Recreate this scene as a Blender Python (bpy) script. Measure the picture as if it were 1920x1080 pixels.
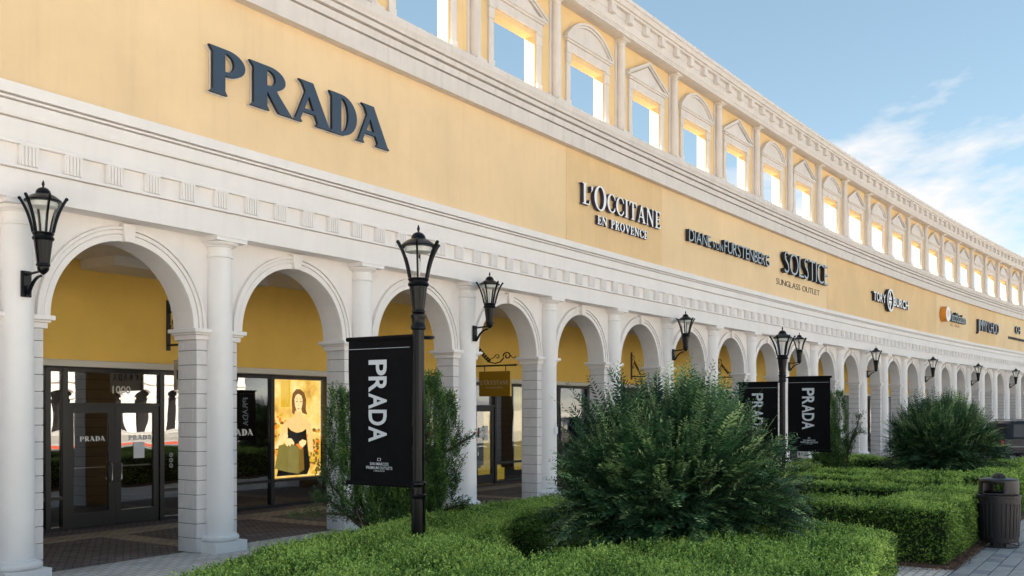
import bpy, bmesh, math, random
import numpy as np
from mathutils import Vector, Matrix
R = math.radians
random.seed(7)
rng = np.random.default_rng(11)
scene = bpy.context.scene
for o in list(bpy.data.objects):
    bpy.data.objects.remove(o)

# ------------------------------------------------------------------ camera
cam_d = bpy.data.cameras.new('camera')
cam = bpy.data.objects.new('camera', cam_d)
scene.collection.objects.link(cam)
cam.location = (0, 0, 2.06)
cam.rotation_euler = (R(90), 0, 0)
cam_d.sensor_width = 36.0
cam_d.lens = 36.0 * 1800 / 1920
cam_d.shift_y = (766.4 - 540) / 1920
cam_d.clip_start = 0.1
cam_d.clip_end = 3000
scene.camera = cam

# ------------------------------------------------------------------ sky, sun, exposure
SUN_EL = R(28.5)
SUN_AZ = math.atan2(-0.989, -0.14)           # clockwise from +Y
w = bpy.data.worlds.new('World')
scene.world = w
w.use_nodes = True
nt = w.node_tree
nt.nodes.clear()
def N(tree, typ, **kw):
    n = tree.nodes.new(typ)
    for k, v in kw.items():
        setattr(n, k, v)
    return n
out = N(nt, 'ShaderNodeOutputWorld')
bg = N(nt, 'ShaderNodeBackground')
sky = N(nt, 'ShaderNodeTexSky')
sky.sky_type = 'NISHITA'
sky.sun_disc = False
sky.sun_elevation = SUN_EL
sky.sun_rotation = SUN_AZ
sky.altitude = 900
sky.air_density = 0.9
sky.dust_density = 0.15
sky.ozone_density = 1.2
bg.inputs['Strength'].default_value = 0.063
# scattered white clouds laid on a flat layer over the whole sky
tc = N(nt, 'ShaderNodeTexCoord')
sep = N(nt, 'ShaderNodeSeparateXYZ')
nt.links.new(tc.outputs['Generated'], sep.inputs[0])
addz = N(nt, 'ShaderNodeMath', operation='ADD'); addz.inputs[1].default_value = 0.16
mx = N(nt, 'ShaderNodeMath', operation='MAXIMUM'); mx.inputs[1].default_value = 0.0
nt.links.new(sep.outputs['Z'], mx.inputs[0])
nt.links.new(mx.outputs[0], addz.inputs[0])
comb = N(nt, 'ShaderNodeCombineXYZ')
for a in ('X', 'Y'):
    d = N(nt, 'ShaderNodeMath', operation='DIVIDE')
    nt.links.new(sep.outputs[a], d.inputs[0]); nt.links.new(addz.outputs[0], d.inputs[1])
    nt.links.new(d.outputs[0], comb.inputs[a])
mp = N(nt, 'ShaderNodeMapping')
CLOUD_SHIFT = (27.5, 7.15, 0.7)
mp.inputs['Location'].default_value = CLOUD_SHIFT
nt.links.new(comb.outputs[0], mp.inputs[0])
ns = N(nt, 'ShaderNodeTexNoise')
ns.inputs['Scale'].default_value = 0.62
ns.inputs['Detail'].default_value = 9
ns.inputs['Roughness'].default_value = 0.6
ns.inputs['Distortion'].default_value = 0.35
nt.links.new(mp.outputs[0], ns.inputs['Vector'])
rp = N(nt, 'ShaderNodeValToRGB')
rp.color_ramp.elements[0].position = 0.50
rp.color_ramp.elements[1].position = 0.585
nt.links.new(ns.outputs[0], rp.inputs[0])
hsv = N(nt, 'ShaderNodeGamma')
hsv.inputs['Gamma'].default_value = 0.6
nt.links.new(sky.outputs[0], hsv.inputs['Color'])
mixc = N(nt, 'ShaderNodeMix', data_type='RGBA')
nt.links.new(rp.outputs[0], mixc.inputs['Factor'])
hs2 = N(nt, 'ShaderNodeHueSaturation')
hs2.inputs['Hue'].default_value = 0.484
hs2.inputs['Saturation'].default_value = 1.12
nt.links.new(hsv.outputs[0], hs2.inputs['Color'])
nt.links.new(hs2.outputs[0], mixc.inputs['A'])
mixc.inputs['B'].default_value = (2.75, 2.72, 2.72, 1)
nt.links.new(mixc.outputs['Result'], bg.inputs['Color'])
nt.links.new(bg.outputs[0], out.inputs[0])

sun_d = bpy.data.lights.new('sun', 'SUN')
sun_d.energy = 5.0
sun_d.angle = R(0.5)
sun_d.color = (1.0, 0.93, 0.82)
sun = bpy.data.objects.new('sun', sun_d)
scene.collection.objects.link(sun)
sdir = Vector((math.sin(SUN_AZ) * math.cos(SUN_EL), math.cos(SUN_AZ) * math.cos(SUN_EL), math.sin(SUN_EL)))
sun.rotation_euler = sdir.to_track_quat('Z', 'Y').to_euler()
sun.location = sdir * 60
vs = scene.view_settings
vs.view_transform = 'Standard'
vs.look = 'None'
vs.exposure = 2.55
vs.gamma = 1.0
scene.cycles.max_bounces = 6
scene.cycles.diffuse_bounces = 4
scene.cycles.transparent_max_bounces = 12
scene.cycles.caustics_reflective = False
scene.cycles.caustics_refractive = False

# ------------------------------------------------------------------ facade coordinates: u along the curve, v outwards, z up
X0, Y0, TH, K, L = -5.90, 11.436, 0.581, 1 / 510.35, 3.001
def ang(u):
    return TH + K * u
def P(u, v=0.0, z=0.0):
    t = TH + K * u
    return (X0 + (math.cos(TH) - math.cos(t)) / K + v * math.cos(t),
            Y0 + (math.sin(t) - math.sin(TH)) / K - v * math.sin(t), z)
def rotz(u):
    return math.pi / 2 - ang(u)          # local x = along u, local y = into the building

# ------------------------------------------------------------------ materials
def new_mat(name):
    m = bpy.data.materials.new(name)
    m.use_nodes = True
    return m, m.node_tree, m.node_tree.nodes['Principled BSDF']
def mat(name, col, rough=0.6, metal=0.0, var=0.0, scale=3.0, bump=0.0, bscale=120.0, spec=None, emit=0.0, streak=0.0, coat=0.0):
    m, t, b = new_mat(name)
    b.inputs['Roughness'].default_value = rough
    b.inputs['Metallic'].default_value = metal
    if spec is not None:
        b.inputs['Specular IOR Level'].default_value = spec
    if coat:
        b.inputs['Coat Weight'].default_value = coat
    b.inputs['Base Color'].default_value = (*col, 1)
    if var or bump or streak:
        g = N(t, 'ShaderNodeTexCoord')
        geo = N(t, 'ShaderNodeNewGeometry')
    if var:
        n1 = N(t, 'ShaderNodeTexNoise'); n1.inputs['Scale'].default_value = scale
        n1.inputs['Detail'].default_value = 8; n1.inputs['Roughness'].default_value = 0.65
        t.links.new(geo.outputs['Position'], n1.inputs['Vector'])
        r = N(t, 'ShaderNodeMapRange')
        r.inputs['From Min'].default_value = 0.3; r.inputs['From Max'].default_value = 0.7
        r.inputs['To Min'].default_value = 1 - var; r.inputs['To Max'].default_value = 1 + var
        t.links.new(n1.outputs[0], r.inputs[0])
        fac = r.outputs[0]
        if streak:
            mpp = N(t, 'ShaderNodeMapping'); mpp.inputs['Scale'].default_value = (5, 5, 0.35)
            t.links.new(geo.outputs['Position'], mpp.inputs[0])
            n2 = N(t, 'ShaderNodeTexNoise'); n2.inputs['Scale'].default_value = 1.6; n2.inputs['Detail'].default_value = 6
            t.links.new(mpp.outputs[0], n2.inputs['Vector'])
            r2 = N(t, 'ShaderNodeMapRange')
            r2.inputs['From Min'].default_value = 0.52; r2.inputs['From Max'].default_value = 0.8
            r2.inputs['To Min'].default_value = 1.0; r2.inputs['To Max'].default_value = 1 - streak
            t.links.new(n2.outputs[0], r2.inputs[0])
            mm = N(t, 'ShaderNodeMath', operation='MULTIPLY')
            t.links.new(fac, mm.inputs[0]); t.links.new(r2.outputs[0], mm.inputs[1])
            fac = mm.outputs[0]
        mul = N(t, 'ShaderNodeVectorMath', operation='SCALE')
        mul.inputs[0].default_value = col
        t.links.new(fac, mul.inputs['Scale'])
        t.links.new(mul.outputs[0], b.inputs['Base Color'])
    if bump:
        n3 = N(t, 'ShaderNodeTexNoise'); n3.inputs['Scale'].default_value = bscale; n3.inputs['Detail'].default_value = 4
        t.links.new(geo.outputs['Position'], n3.inputs['Vector'])
        bp = N(t, 'ShaderNodeBump'); bp.inputs['Strength'].default_value = bump; bp.inputs['Distance'].default_value = 0.01
        t.links.new(n3.outputs[0], bp.inputs['Height'])
        t.links.new(bp.outputs[0], b.inputs['Normal'])
    if emit:
        b.inputs['Emission Color'].default_value = (*col, 1)
        b.inputs['Emission Strength'].default_value = emit
    return m

M = {}
M['stucco'] = mat('white stucco', (0.85, 0.805, 0.775), 0.85, var=0.035, scale=1.6, bump=0.25, bscale=90, streak=0.045)
M['stucco_up'] = mat('weathered shaded white stucco', (0.72, 0.655, 0.605), 0.85, var=0.06, scale=2.2, bump=0.25, bscale=90, streak=0.13)  # streaks are weathering; base colour also darkened to paint in the upper shade
M['col'] = mat('painted column', (0.86, 0.83, 0.81), 0.7, var=0.03, scale=2.5, bump=0.1, bscale=60, streak=0.03)
M['joint'] = mat('mortar joint', (0.22, 0.20, 0.195), 0.95)
YEL = (0.84, 0.615, 0.36)
M['yellow'] = mat('yellow stucco', YEL, 0.88, var=0.07, scale=0.55, bump=0.25, bscale=70, streak=0.05)
M['yellow_b'] = mat('ochre stucco', (0.79, 0.555, 0.295), 0.88, var=0.07, scale=0.7, bump=0.25, bscale=70, streak=0.06)
M['yellow_c'] = mat('pale yellow stucco', (0.82, 0.61, 0.355), 0.88, var=0.07, scale=0.7, bump=0.25, bscale=70, streak=0.06)
M['yellow_up'] = mat('parapet yellow stucco', (0.82, 0.58, 0.29), 0.88, var=0.05, scale=0.9, bump=0.2, bscale=70, streak=0.06)
M['ochre'] = mat('deep ochre stucco', (0.93, 0.62, 0.14), 0.9, var=0.06, scale=1.2, bump=0.25, bscale=60)
M['ceil'] = mat('arcade ceiling', (0.80, 0.745, 0.68), 0.9, var=0.05, scale=1.5)
M['black'] = mat('black metal', (0.003, 0.0035, 0.005), 0.28, spec=0.24, var=0.1, scale=20)
M['iron'] = mat('wrought iron', (0.012, 0.012, 0.012), 0.5)
M['frame'] = mat('dark bronze frame', (0.022, 0.021, 0.021), 0.38, spec=0.4)
M['steel'] = mat('brushed steel', (0.6, 0.6, 0.6), 0.28, metal=1.0)
M['navy'] = mat('blue black letter', (0.028, 0.05, 0.085), 0.4, var=0.08, scale=25, bump=0.05, bscale=200)
M['blackside'] = mat('black letter side', (0.008, 0.007, 0.011), 0.55)
M['paleface'] = mat('pale letter face', (0.36, 0.42, 0.46), 0.45)
M['whiteface'] = mat('white letter face', (0.86, 0.86, 0.86), 0.45)
M['purpleside'] = mat('dark violet letter side', (0.035, 0.028, 0.06), 0.5)
M['orange'] = mat('orange disc side', (0.75, 0.28, 0.02), 0.5)
M['greyback'] = mat('light letter backing', (0.72, 0.70, 0.70), 0.55)
M['darkprint'] = mat('dark print', (0.055, 0.045, 0.04), 0.7)
M['redprint'] = mat('faded red print', (0.55, 0.26, 0.17), 0.7)
M['cloth'] = mat('black banner cloth', (0.005, 0.005, 0.006), 0.85, spec=0.12, var=0.2, scale=8, bump=0.35, bscale=9)
M['bannerprint'] = mat('grey banner print', (0.56, 0.60, 0.64), 0.7)
M['gold'] = mat('gold sign', (0.42, 0.25, 0.012), 0.5, var=0.08, scale=9)
M['goldedge'] = mat('gold sign edge', (0.85, 0.6, 0.12), 0.45)
M['cream'] = mat('cream panel', (0.72, 0.68, 0.60), 0.6)
M['paper'] = mat('paper', (0.78, 0.80, 0.84), 0.7)
M['whiteprint'] = mat('white print', (0.85, 0.85, 0.85), 0.6)
M['interior'] = mat('dark shop interior', (0.03, 0.022, 0.018), 0.8, var=0.2, scale=1.2)
M['shopfloor'] = mat('shop floor', (0.12, 0.09, 0.06), 0.35)
M['yellowpaper'] = mat('glowing yellow card', (0.86, 0.62, 0.05), 0.6, var=0.05, scale=3, emit=0.10)  # glow added to brighten the cards in the dark shop; no lamp behind them
M['mulch'] = mat('bark mulch', (0.11, 0.062, 0.042), 0.95, var=0.5, scale=45, bump=1.0, bscale=55)
M['asphalt'] = mat('asphalt', (0.27, 0.26, 0.245), 0.9, var=0.2, scale=6, bump=0.4, bscale=150)
M['earth'] = mat('pale ground', (0.46, 0.42, 0.36), 0.95, var=0.2, scale=0.3)
M['kerb'] = mat('concrete kerb', (0.56, 0.53, 0.49), 0.9, var=0.1, scale=4)
M['redkerb'] = mat('red kerb paint', (0.62, 0.10, 0.05), 0.7)
M['bark'] = mat('bark', (0.12, 0.085, 0.06), 0.9, var=0.25, scale=20, bump=0.5, bscale=40)
M['twig'] = mat('green brown twig', (0.11, 0.09, 0.045), 0.85)
M['can'] = mat('bin plastic', (0.020, 0.018, 0.021), 0.42, spec=0.4, var=0.15, scale=15, bump=0.1, bscale=90)
M['can_in'] = mat('bin inside', (0.006, 0.006, 0.006), 0.8)
M['carpaint'] = mat('dark car paint', (0.009, 0.013, 0.022), 0.3, spec=0.22)
M['cartrim'] = mat('grey car trim', (0.15, 0.17, 0.2), 0.4)
M['tyre'] = mat('tyre', (0.012, 0.012, 0.012), 0.9)
M['opp'] = mat('opposite white stucco', (0.82, 0.78, 0.72), 0.85, var=0.05, scale=1)
M['oppdark'] = mat('opposite dark opening', (0.02, 0.018, 0.018), 0.6)
M['roof'] = mat('roof membrane', (0.10, 0.095, 0.09), 0.9)
M['reflector'] = mat('lamp refractor', (0.70, 0.72, 0.68), 0.5)
M['skin'] = mat('poster skin', (0.93, 0.58, 0.22), 0.6, var=0.14, scale=3.5, emit=0.20)
M['skinlight'] = mat('poster pale skin', (0.97, 0.66, 0.31), 0.6, var=0.10, scale=6, emit=0.22)
M['hair'] = mat('poster hair', (0.22, 0.10, 0.025), 0.6, emit=0.16, var=0.4, scale=14)
M['feature'] = mat('poster brown', (0.42, 0.20, 0.07), 0.6, emit=0.18)
M['bag'] = mat('poster bag', (0.22, 0.18, 0.04), 0.6, emit=0.2, var=0.25, scale=3)
M['pblack'] = mat('poster black dress', (0.02, 0.018, 0.015), 0.6)
M['prust'] = mat('poster orange leaves', (0.75, 0.19, 0.02), 0.6, emit=0.24)
M['pgold'] = mat('poster golden leaves', (0.60, 0.36, 0.02), 0.6, emit=0.24)
M['pdark'] = mat('poster dark leaves', (0.14, 0.08, 0.01), 0.6, emit=0.3)
M['plip'] = mat('poster lip', (0.62, 0.26, 0.12), 0.6, emit=0.18)

def poster_bg():
    m, t, b = new_mat('poster print')
    geo = N(t, 'ShaderNodeNewGeometry')
    n1 = N(t, 'ShaderNodeTexNoise'); n1.inputs['Scale'].default_value = 2.4; n1.inputs['Detail'].default_value = 7
    t.links.new(geo.outputs['Position'], n1.inputs['Vector'])
    r = N(t, 'ShaderNodeValToRGB')
    r.color_ramp.elements[0].position = 0.3; r.color_ramp.elements[0].color = (0.42, 0.20, 0.015, 1)
    r.color_ramp.elements[1].position = 0.7; r.color_ramp.elements[1].color = (1.0, 0.80, 0.36, 1)
    e = r.color_ramp.elements.new(0.5); e.color = (0.95, 0.58, 0.12, 1)
    t.links.new(n1.outputs[0], r.inputs[0])
    t.links.new(r.outputs[0], b.inputs['Base Color'])
    t.links.new(r.outputs[0], b.inputs['Emission Color'])
    b.inputs['Emission Strength'].default_value = 0.20
    return m
M['poster'] = poster_bg()

def glass(name, tint, ior):            # ior: reflectance seen head on
    m = bpy.data.materials.new(name); m.use_nodes = True
    t = m.node_tree; t.nodes.clear()
    o = N(t, 'ShaderNodeOutputMaterial')
    f = N(t, 'ShaderNodeLayerWeight'); f.inputs['Blend'].default_value = 0.5
    pw = N(t, 'ShaderNodeMath', operation='POWER'); pw.inputs[1].default_value = 4.0
    t.links.new(f.outputs['Facing'], pw.inputs[0])
    ad = N(t, 'ShaderNodeMath', operation='MULTIPLY_ADD'); ad.inputs[1].default_value = 1 - ior; ad.inputs[2].default_value = ior; ad.use_clamp = True
    t.links.new(pw.outputs[0], ad.inputs[0])
    gl = N(t, 'ShaderNodeBsdfGlossy'); gl.inputs['Roughness'].default_value = 0.0
    geo = N(t, 'ShaderNodeNewGeometry')
    nz = N(t, 'ShaderNodeTexNoise'); nz.inputs['Scale'].default_value = 1.3; nz.inputs['Detail'].default_value = 1
    t.links.new(geo.outputs['Position'], nz.inputs['Vector'])
    bp = N(t, 'ShaderNodeBump'); bp.inputs['Strength'].default_value = 0.07; bp.inputs['Distance'].default_value = 0.03
    t.links.new(nz.outputs[0], bp.inputs['Height'])
    t.links.new(bp.outputs[0], gl.inputs['Normal'])
    tr = N(t, 'ShaderNodeBsdfTransparent'); tr.inputs[0].default_value = (*tint, 1)
    mxs = N(t, 'ShaderNodeMixShader')
    t.links.new(ad.outputs[0], mxs.inputs[0]); t.links.new(tr.outputs[0], mxs.inputs[1]); t.links.new(gl.outputs[0], mxs.inputs[2])
    t.links.new(mxs.outputs[0], o.inputs[0])
    return m
M['glass'] = glass('shop window glass', (0.76, 0.76, 0.77), 0.22)
M['clearglass'] = glass('poster window glass', (0.94, 0.94, 0.94), 0.035)
M['lampglass'] = glass('lantern glass', (0.975, 0.978, 0.98), 0.02)
M['carglass'] = mat('car glass', (0.012, 0.02, 0.03), 0.06, spec=0.6)

def leaf_mat(name, c0, c1, c2, trans=0.35, rough=0.5):
    m = bpy.data.materials.new(name); m.use_nodes = True
    t = m.node_tree; t.nodes.clear()
    o = N(t, 'ShaderNodeOutputMaterial')
    at = N(t, 'ShaderNodeAttribute'); at.attribute_name = 'rnd'
    r = N(t, 'ShaderNodeValToRGB')
    r.color_ramp.elements[0].color = (*c0, 1)
    r.color_ramp.elements[1].color = (*c2, 1)
    e = r.color_ramp.elements.new(0.5); e.color = (*c1, 1)
    t.links.new(at.outputs['Fac'], r.inputs[0])
    b = N(t, 'ShaderNodeBsdfPrincipled')
    b.inputs['Roughness'].default_value = rough
    b.inputs['Specular IOR Level'].default_value = 0.35
    t.links.new(r.outputs[0], b.inputs['Base Color'])
    tl = N(t, 'ShaderNodeBsdfTranslucent')
    t.links.new(r.outputs[0], tl.inputs[0])
    mxs = N(t, 'ShaderNodeMixShader'); mxs.inputs[0].default_value = trans
    t.links.new(b.outputs[0], mxs.inputs[1]); t.links.new(tl.outputs[0], mxs.inputs[2])
    t.links.new(mxs.outputs[0], o.inputs[0])
    return m
M['hedgeleaf'] = leaf_mat('hedge leaf', (0.018, 0.05, 0.008), (0.13, 0.255, 0.034), (0.46, 0.64, 0.14), 0.2)
M['chips'] = leaf_mat('bark chip', (0.06, 0.03, 0.02), (0.16, 0.085, 0.055), (0.30, 0.18, 0.12), 0.0, 0.9)
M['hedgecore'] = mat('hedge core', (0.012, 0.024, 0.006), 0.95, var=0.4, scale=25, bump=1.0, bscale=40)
M['shrubleaf'] = leaf_mat('shrub leaf', (0.008, 0.030, 0.013), (0.045, 0.125, 0.050), (0.42, 0.60, 0.24), 0.15)
M['juniper'] = leaf_mat('columnar shrub leaf', (0.012, 0.036, 0.010), (0.06, 0.14, 0.034), (0.26, 0.42, 0.09), 0.2)

def paver_mat(name, c1, c2, mortar, sc, bw=0.5, rh=0.25, ang_=0.0):
    m, t, b = new_mat(name)
    b.inputs['Roughness'].default_value = 0.9
    geo = N(t, 'ShaderNodeNewGeometry')
    mpp = N(t, 'ShaderNodeMapping'); mpp.inputs['Rotation'].default_value = (0, 0, ang_)
    t.links.new(geo.outputs['Position'], mpp.inputs[0])
    br = N(t, 'ShaderNodeTexBrick')
    br.inputs['Color1'].default_value = (*c1, 1); br.inputs['Color2'].default_value = (*c2, 1); br.inputs['Mortar'].default_value = (*mortar, 1)
    br.inputs['Scale'].default_value = sc; br.inputs['Mortar Size'].default_value = 0.012
    br.inputs['Brick Width'].default_value = bw; br.inputs['Row Height'].default_value = rh
    t.links.new(mpp.outputs[0], br.inputs['Vector'])
    n1 = N(t, 'ShaderNodeTexNoise'); n1.inputs['Scale'].default_value = 1.7; n1.inputs['Detail'].default_value = 8
    t.links.new(geo.outputs['Position'], n1.inputs['Vector'])
    r = N(t, 'ShaderNodeMapRange'); r.inputs['From Min'].default_value = 0.3; r.inputs['From Max'].default_value = 0.7
    r.inputs['To Min'].default_value = 0.8; r.inputs['To Max'].default_value = 1.15
    t.links.new(n1.outputs[0], r.inputs[0])
    mul = N(t, 'ShaderNodeVectorMath', operation='SCALE')
    t.links.new(br.outputs[0], mul.inputs[0]); t.links.new(r.outputs[0], mul.inputs['Scale'])
    t.links.new(mul.outputs[0], b.inputs['Base Color'])
    bp = N(t, 'ShaderNodeBump'); bp.inputs['Strength'].default_value = 0.5; bp.inputs['Distance'].default_value = 0.006; bp.invert = True
    t.links.new(br.outputs['Fac'], bp.inputs['Height']); t.links.new(bp.outputs[0], b.inputs['Normal'])
    return m
FR = -rotz(6)
M['pavers'] = paver_mat('cream pavers', (0.70, 0.65, 0.60), (0.60, 0.555, 0.51), (0.36, 0.33, 0.30), 1.0, 0.21, 0.105, FR)
M['darkbrick'] = paver_mat('dark brick paving', (0.17, 0.13, 0.122), (0.25, 0.20, 0.185), (0.07, 0.055, 0.05), 1.0, 0.20, 0.10, FR + 0.6)
M['tanbrick'] = paver_mat('tan brick band', (0.50, 0.40, 0.29), (0.43, 0.34, 0.25), (0.22, 0.18, 0.14), 1.0, 0.20, 0.10, FR)
M['greypaver'] = mat('grey paver', (0.37, 0.36, 0.355), 0.9, var=0.16, scale=7, bump=0.4, bscale=110)
M['greypaver2'] = mat('dark grey paver', (0.25, 0.255, 0.27), 0.9, var=0.16, scale=7, bump=0.4, bscale=110)
M['sand'] = mat('joint sand', (0.13, 0.12, 0.11), 0.95)

# ------------------------------------------------------------------ mesh helpers
COLL = scene.collection
class MB:
    def __init__(s):
        s.v = []; s.f = []; s.mi = []
    def face(s, pts, mi=0):
        i = len(s.v); s.v += [tuple(p) for p in pts]; s.f.append(tuple(range(i, i + len(pts)))); s.mi.append(mi)
    def box(s, x0, x1, y0, y1, z0, z1, mi=0, mat4=None):
        c = [(x0, y0, z0), (x1, y0, z0), (x1, y1, z0), (x0, y1, z0), (x0, y0, z1), (x1, y0, z1), (x1, y1, z1), (x0, y1, z1)]
        s.hexa(c, mi, mat4)
    def hexa(s, c, mi=0, mat4=None):
        if mat4 is not None:
            c = [tuple(mat4 @ Vector(p)) for p in c]
        i = len(s.v); s.v += [tuple(p) for p in c]
        for f in ((0, 3, 2, 1), (4, 5, 6, 7), (0, 1, 5, 4), (1, 2, 6, 5), (2, 3, 7, 6), (3, 0, 4, 7)):
            s.f.append(tuple(i + k for k in f)); s.mi.append(mi)
    def fbox(s, u0, u1, v0, v1, z0, z1, mi=0):       # box in facade coordinates
        c = [P(u0, v1, z0), P(u1, v1, z0), P(u1, v0, z0), P(u0, v0, z0), P(u0, v1, z1), P(u1, v1, z1), P(u1, v0, z1), P(u0, v0, z1)]
        s.hexa(c, mi)
    def lathe(s, prof, seg=24, cx=0, cy=0, mi=0, flute=0, fd=0.0, mat4=None, a0=0.0):
        i = len(s.v); n = len(prof)
        for r, z in prof:
            for k in range(seg):
                a = 2 * math.pi * k / seg + a0
                rr = r
                if flute:
                    rr = r * (1 - fd * (k % 2))
                p = (cx + rr * math.cos(a), cy + rr * math.sin(a), z)
                if mat4 is not None:
                    p = tuple(mat4 @ Vector(p))
                s.v.append(p)
        for j in range(n - 1):
            for k in range(seg):
                a = i + j * seg + k; b = i + j * seg + (k + 1) % seg
                s.f.append((a, b, b + seg, a + seg)); s.mi.append(mi)
        s.f.append(tuple(i + k for k in range(seg))[::-1]); s.mi.append(mi)
        s.f.append(tuple(i + (n - 1) * seg + k for k in range(seg))); s.mi.append(mi)
    def tube(s, pts, r, seg=6, mi=0, r1=None):
        pts = [Vector(p) for p in pts]
        i = len(s.v); n = len(pts)
        up = Vector((0, 0, 1))
        for j, p in enumerate(pts):
            d = (pts[min(j + 1, n - 1)] - pts[max(j - 1, 0)]).normalized()
            a = d.cross(up)
            if a.length < 1e-3:
                a = d.cross(Vector((0, 1, 0)))
            a.normalize(); b = d.cross(a)
            rr = r if r1 is None else r + (r1 - r) * j / (n - 1)
            for k in range(seg):
                th = 2 * math.pi * k / seg
                s.v.append(tuple(p + (a * math.cos(th) + b * math.sin(th)) * rr))
        for j in range(n - 1):
            for k in range(seg):
                a = i + j * seg + k; b = i + j * seg + (k + 1) % seg
                s.f.append((a, b, b + seg, a + seg)); s.mi.append(mi)
        s.f.append(tuple(i + k for k in range(seg))[::-1]); s.mi.append(mi)
        s.f.append(tuple(i + (n - 1) * seg + k for k in range(seg))); s.mi.append(mi)
    def prism(s, poly, y0, y1, mi=0):                # poly in (x,z), extruded along y; convex or simple
        i = len(s.v); n = len(poly)
        s.v += [(x, y0, z) for x, z in poly] + [(x, y1, z) for x, z in poly]
        s.f.append(tuple(range(i, i + n))); s.mi.append(mi)
        s.f.append(tuple(range(i + n, i + 2 * n))[::-1]); s.mi.append(mi)
        for k in range(n):
            a, b = i + k, i + (k + 1) % n
            s.f.append((b, a, a + n, b + n)); s.mi.append(mi)
    def sweep(s, prof, u0, u1, step=1.0, mi=0, closed=True):   # prof: list of (v,z); swept along the facade
        n = max(1, int(math.ceil((u1 - u0) / step)))
        i = len(s.v); m = len(prof)
        for j in range(n + 1):
            u = u0 + (u1 - u0) * j / n
            s.v += [P(u, v, z) for v, z in prof]
        for j in range(n):
            for k in range(m if closed else m - 1):
                a = i + j * m + k; b = i + j * m + (k + 1) % m
                s.f.append((a, b, b + m, a + m)); s.mi.append(mi)
        if closed:
            s.f.append(tuple(i + k for k in range(m))); s.mi.append(mi)
            s.f.append(tuple(i + n * m + k for k in range(m))[::-1]); s.mi.append(mi)
    def mesh(s, name, mats, smooth=False, fix=True):
        me = bpy.data.meshes.new(name)
        me.from_pydata(s.v, [], s.f)
        for m in (mats if isinstance(mats, (list, tuple)) else [mats]):
            me.materials.append(M[m] if isinstance(m, str) else m)
        if len(me.materials) > 1:
            me.polygons.foreach_set('material_index', s.mi)
        if fix:
            bm = bmesh.new(); bm.from_mesh(me)
            bmesh.ops.recalc_face_normals(bm, faces=bm.faces)
            bm.to_mesh(me); bm.free()
        if smooth:
            me.polygons.foreach_set('use_smooth', [True] * len(me.polygons))
            me.set_sharp_from_angle(angle=R(35))
        me.update()
        return me
def bev(me, w=0.008, seg=1):
    bm = bmesh.new(); bm.from_mesh(me)
    bmesh.ops.remove_doubles(bm, verts=bm.verts, dist=1e-5)
    ed = [e for e in bm.edges if len(e.link_faces) == 2 and e.calc_face_angle(0) > 0.6]
    bmesh.ops.bevel(bm, geom=ed, offset=w, segments=seg, affect='EDGES', profile=0.5)
    bm.to_mesh(me); bm.free()
    return me
def obj(name, me, parent=None, loc=None, rz=None):
    o = bpy.data.objects.new(name, me)
    COLL.objects.link(o)
    if loc is not None: o.location = loc
    if rz is not None: o.rotation_euler = (0, 0, rz)
    if parent is not None: o.parent = parent
    return o
def empty(name, loc=(0, 0, 0), rz=0.0):
    o = bpy.data.objects.new(name, None); COLL.objects.link(o)
    o.location = loc; o.rotation_euler = (0, 0, rz); o.empty_display_size = 0.2
    return o
def tag(o, label, cat, group=None):
    o['label'] = label; o['category'] = cat
    if group: o['group'] = group
    return o
def struct(o):
    o['kind'] = 'structure'; return o
def fplace(name, me, parent, u, v=0.0, z=0.0):
    return obj(name, me, parent, P(u, v, z), rotz(u))

# ================================================================== SETTING: ground
UMAX = 78.0
g = MB(); S = 900
g.face([(-S, -S, -0.14), (S, -S, -0.14), (S, S * 1.6, -0.14), (-S, S * 1.6, -0.14)])
struct(obj('ground', g.mesh('ground', 'earth')))
g = MB(); g.sweep([(14.2, -0.13), (14.2, -0.12), (31.0, -0.12), (31.0, -0.13)], -45, UMAX, 4)
struct(obj('road', g.mesh('road', 'asphalt')))
g = MB(); g.sweep([(3.3, -0.13), (3.3, -0.116), (14.2, -0.116), (14.2, -0.13)], 24.5, UMAX, 4)
struct(obj('side_road', g.mesh('side_road', 'asphalt')))
pav = MB()
pav.sweep([(-4.6, -0.10), (-4.6, 0.0), (14.0, 0.0), (14.0, -0.10)], -40, 24.3, 3)
pav.sweep([(-4.6, -0.10), (-4.6, 0.0), (3.1, 0.0), (3.1, -0.10)], 24.3, UMAX, 3)
pavement = struct(obj('pavement', pav.mesh('pavement', 'pavers')))
k = MB(); k.sweep([(14.0, -0.12), (14.0, 0.006), (14.16, 0.006), (14.18, -0.12)], -40, 24.3, 3)
obj('kerb', bev(k.mesh('kerb', 'kerb'), 0.02), pavement)
# dark brick walk inside the arcade with tan bands
wk = MB(); wk.sweep([(-3.98, 0.001), (-3.98, 0.005), (-0.30, 0.005), (-0.30, 0.001)], -6, UMAX, 3)
walk = struct(obj('arcade_walk', wk.mesh('arcade_walk', 'darkbrick')))
tb = MB(); tb.sweep([(-3.35, 0.006), (-3.35, 0.010), (-2.75, 0.010), (-2.75, 0.006)], -6, UMAX, 3)
obj('tan_band', tb.mesh('tan_band', 'tanbrick'), walk)
for i in range(0, 12):
    u = -1.6 + 3.0 * i + 1.5
    b = MB(); b.hexa([P(u, -0.35, 0.006), P(u + 0.42, -0.35, 0.006), P(u + 0.42, -2.74, 0.006), P(u, -2.74, 0.006),
                      P(u, -0.35, 0.0095), P(u + 0.42, -0.35, 0.0095), P(u + 0.42, -2.74, 0.0095), P(u, -2.74, 0.0095)])
    obj('tan_band', b.mesh('tan_band', 'tanbrick'), walk)
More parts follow.
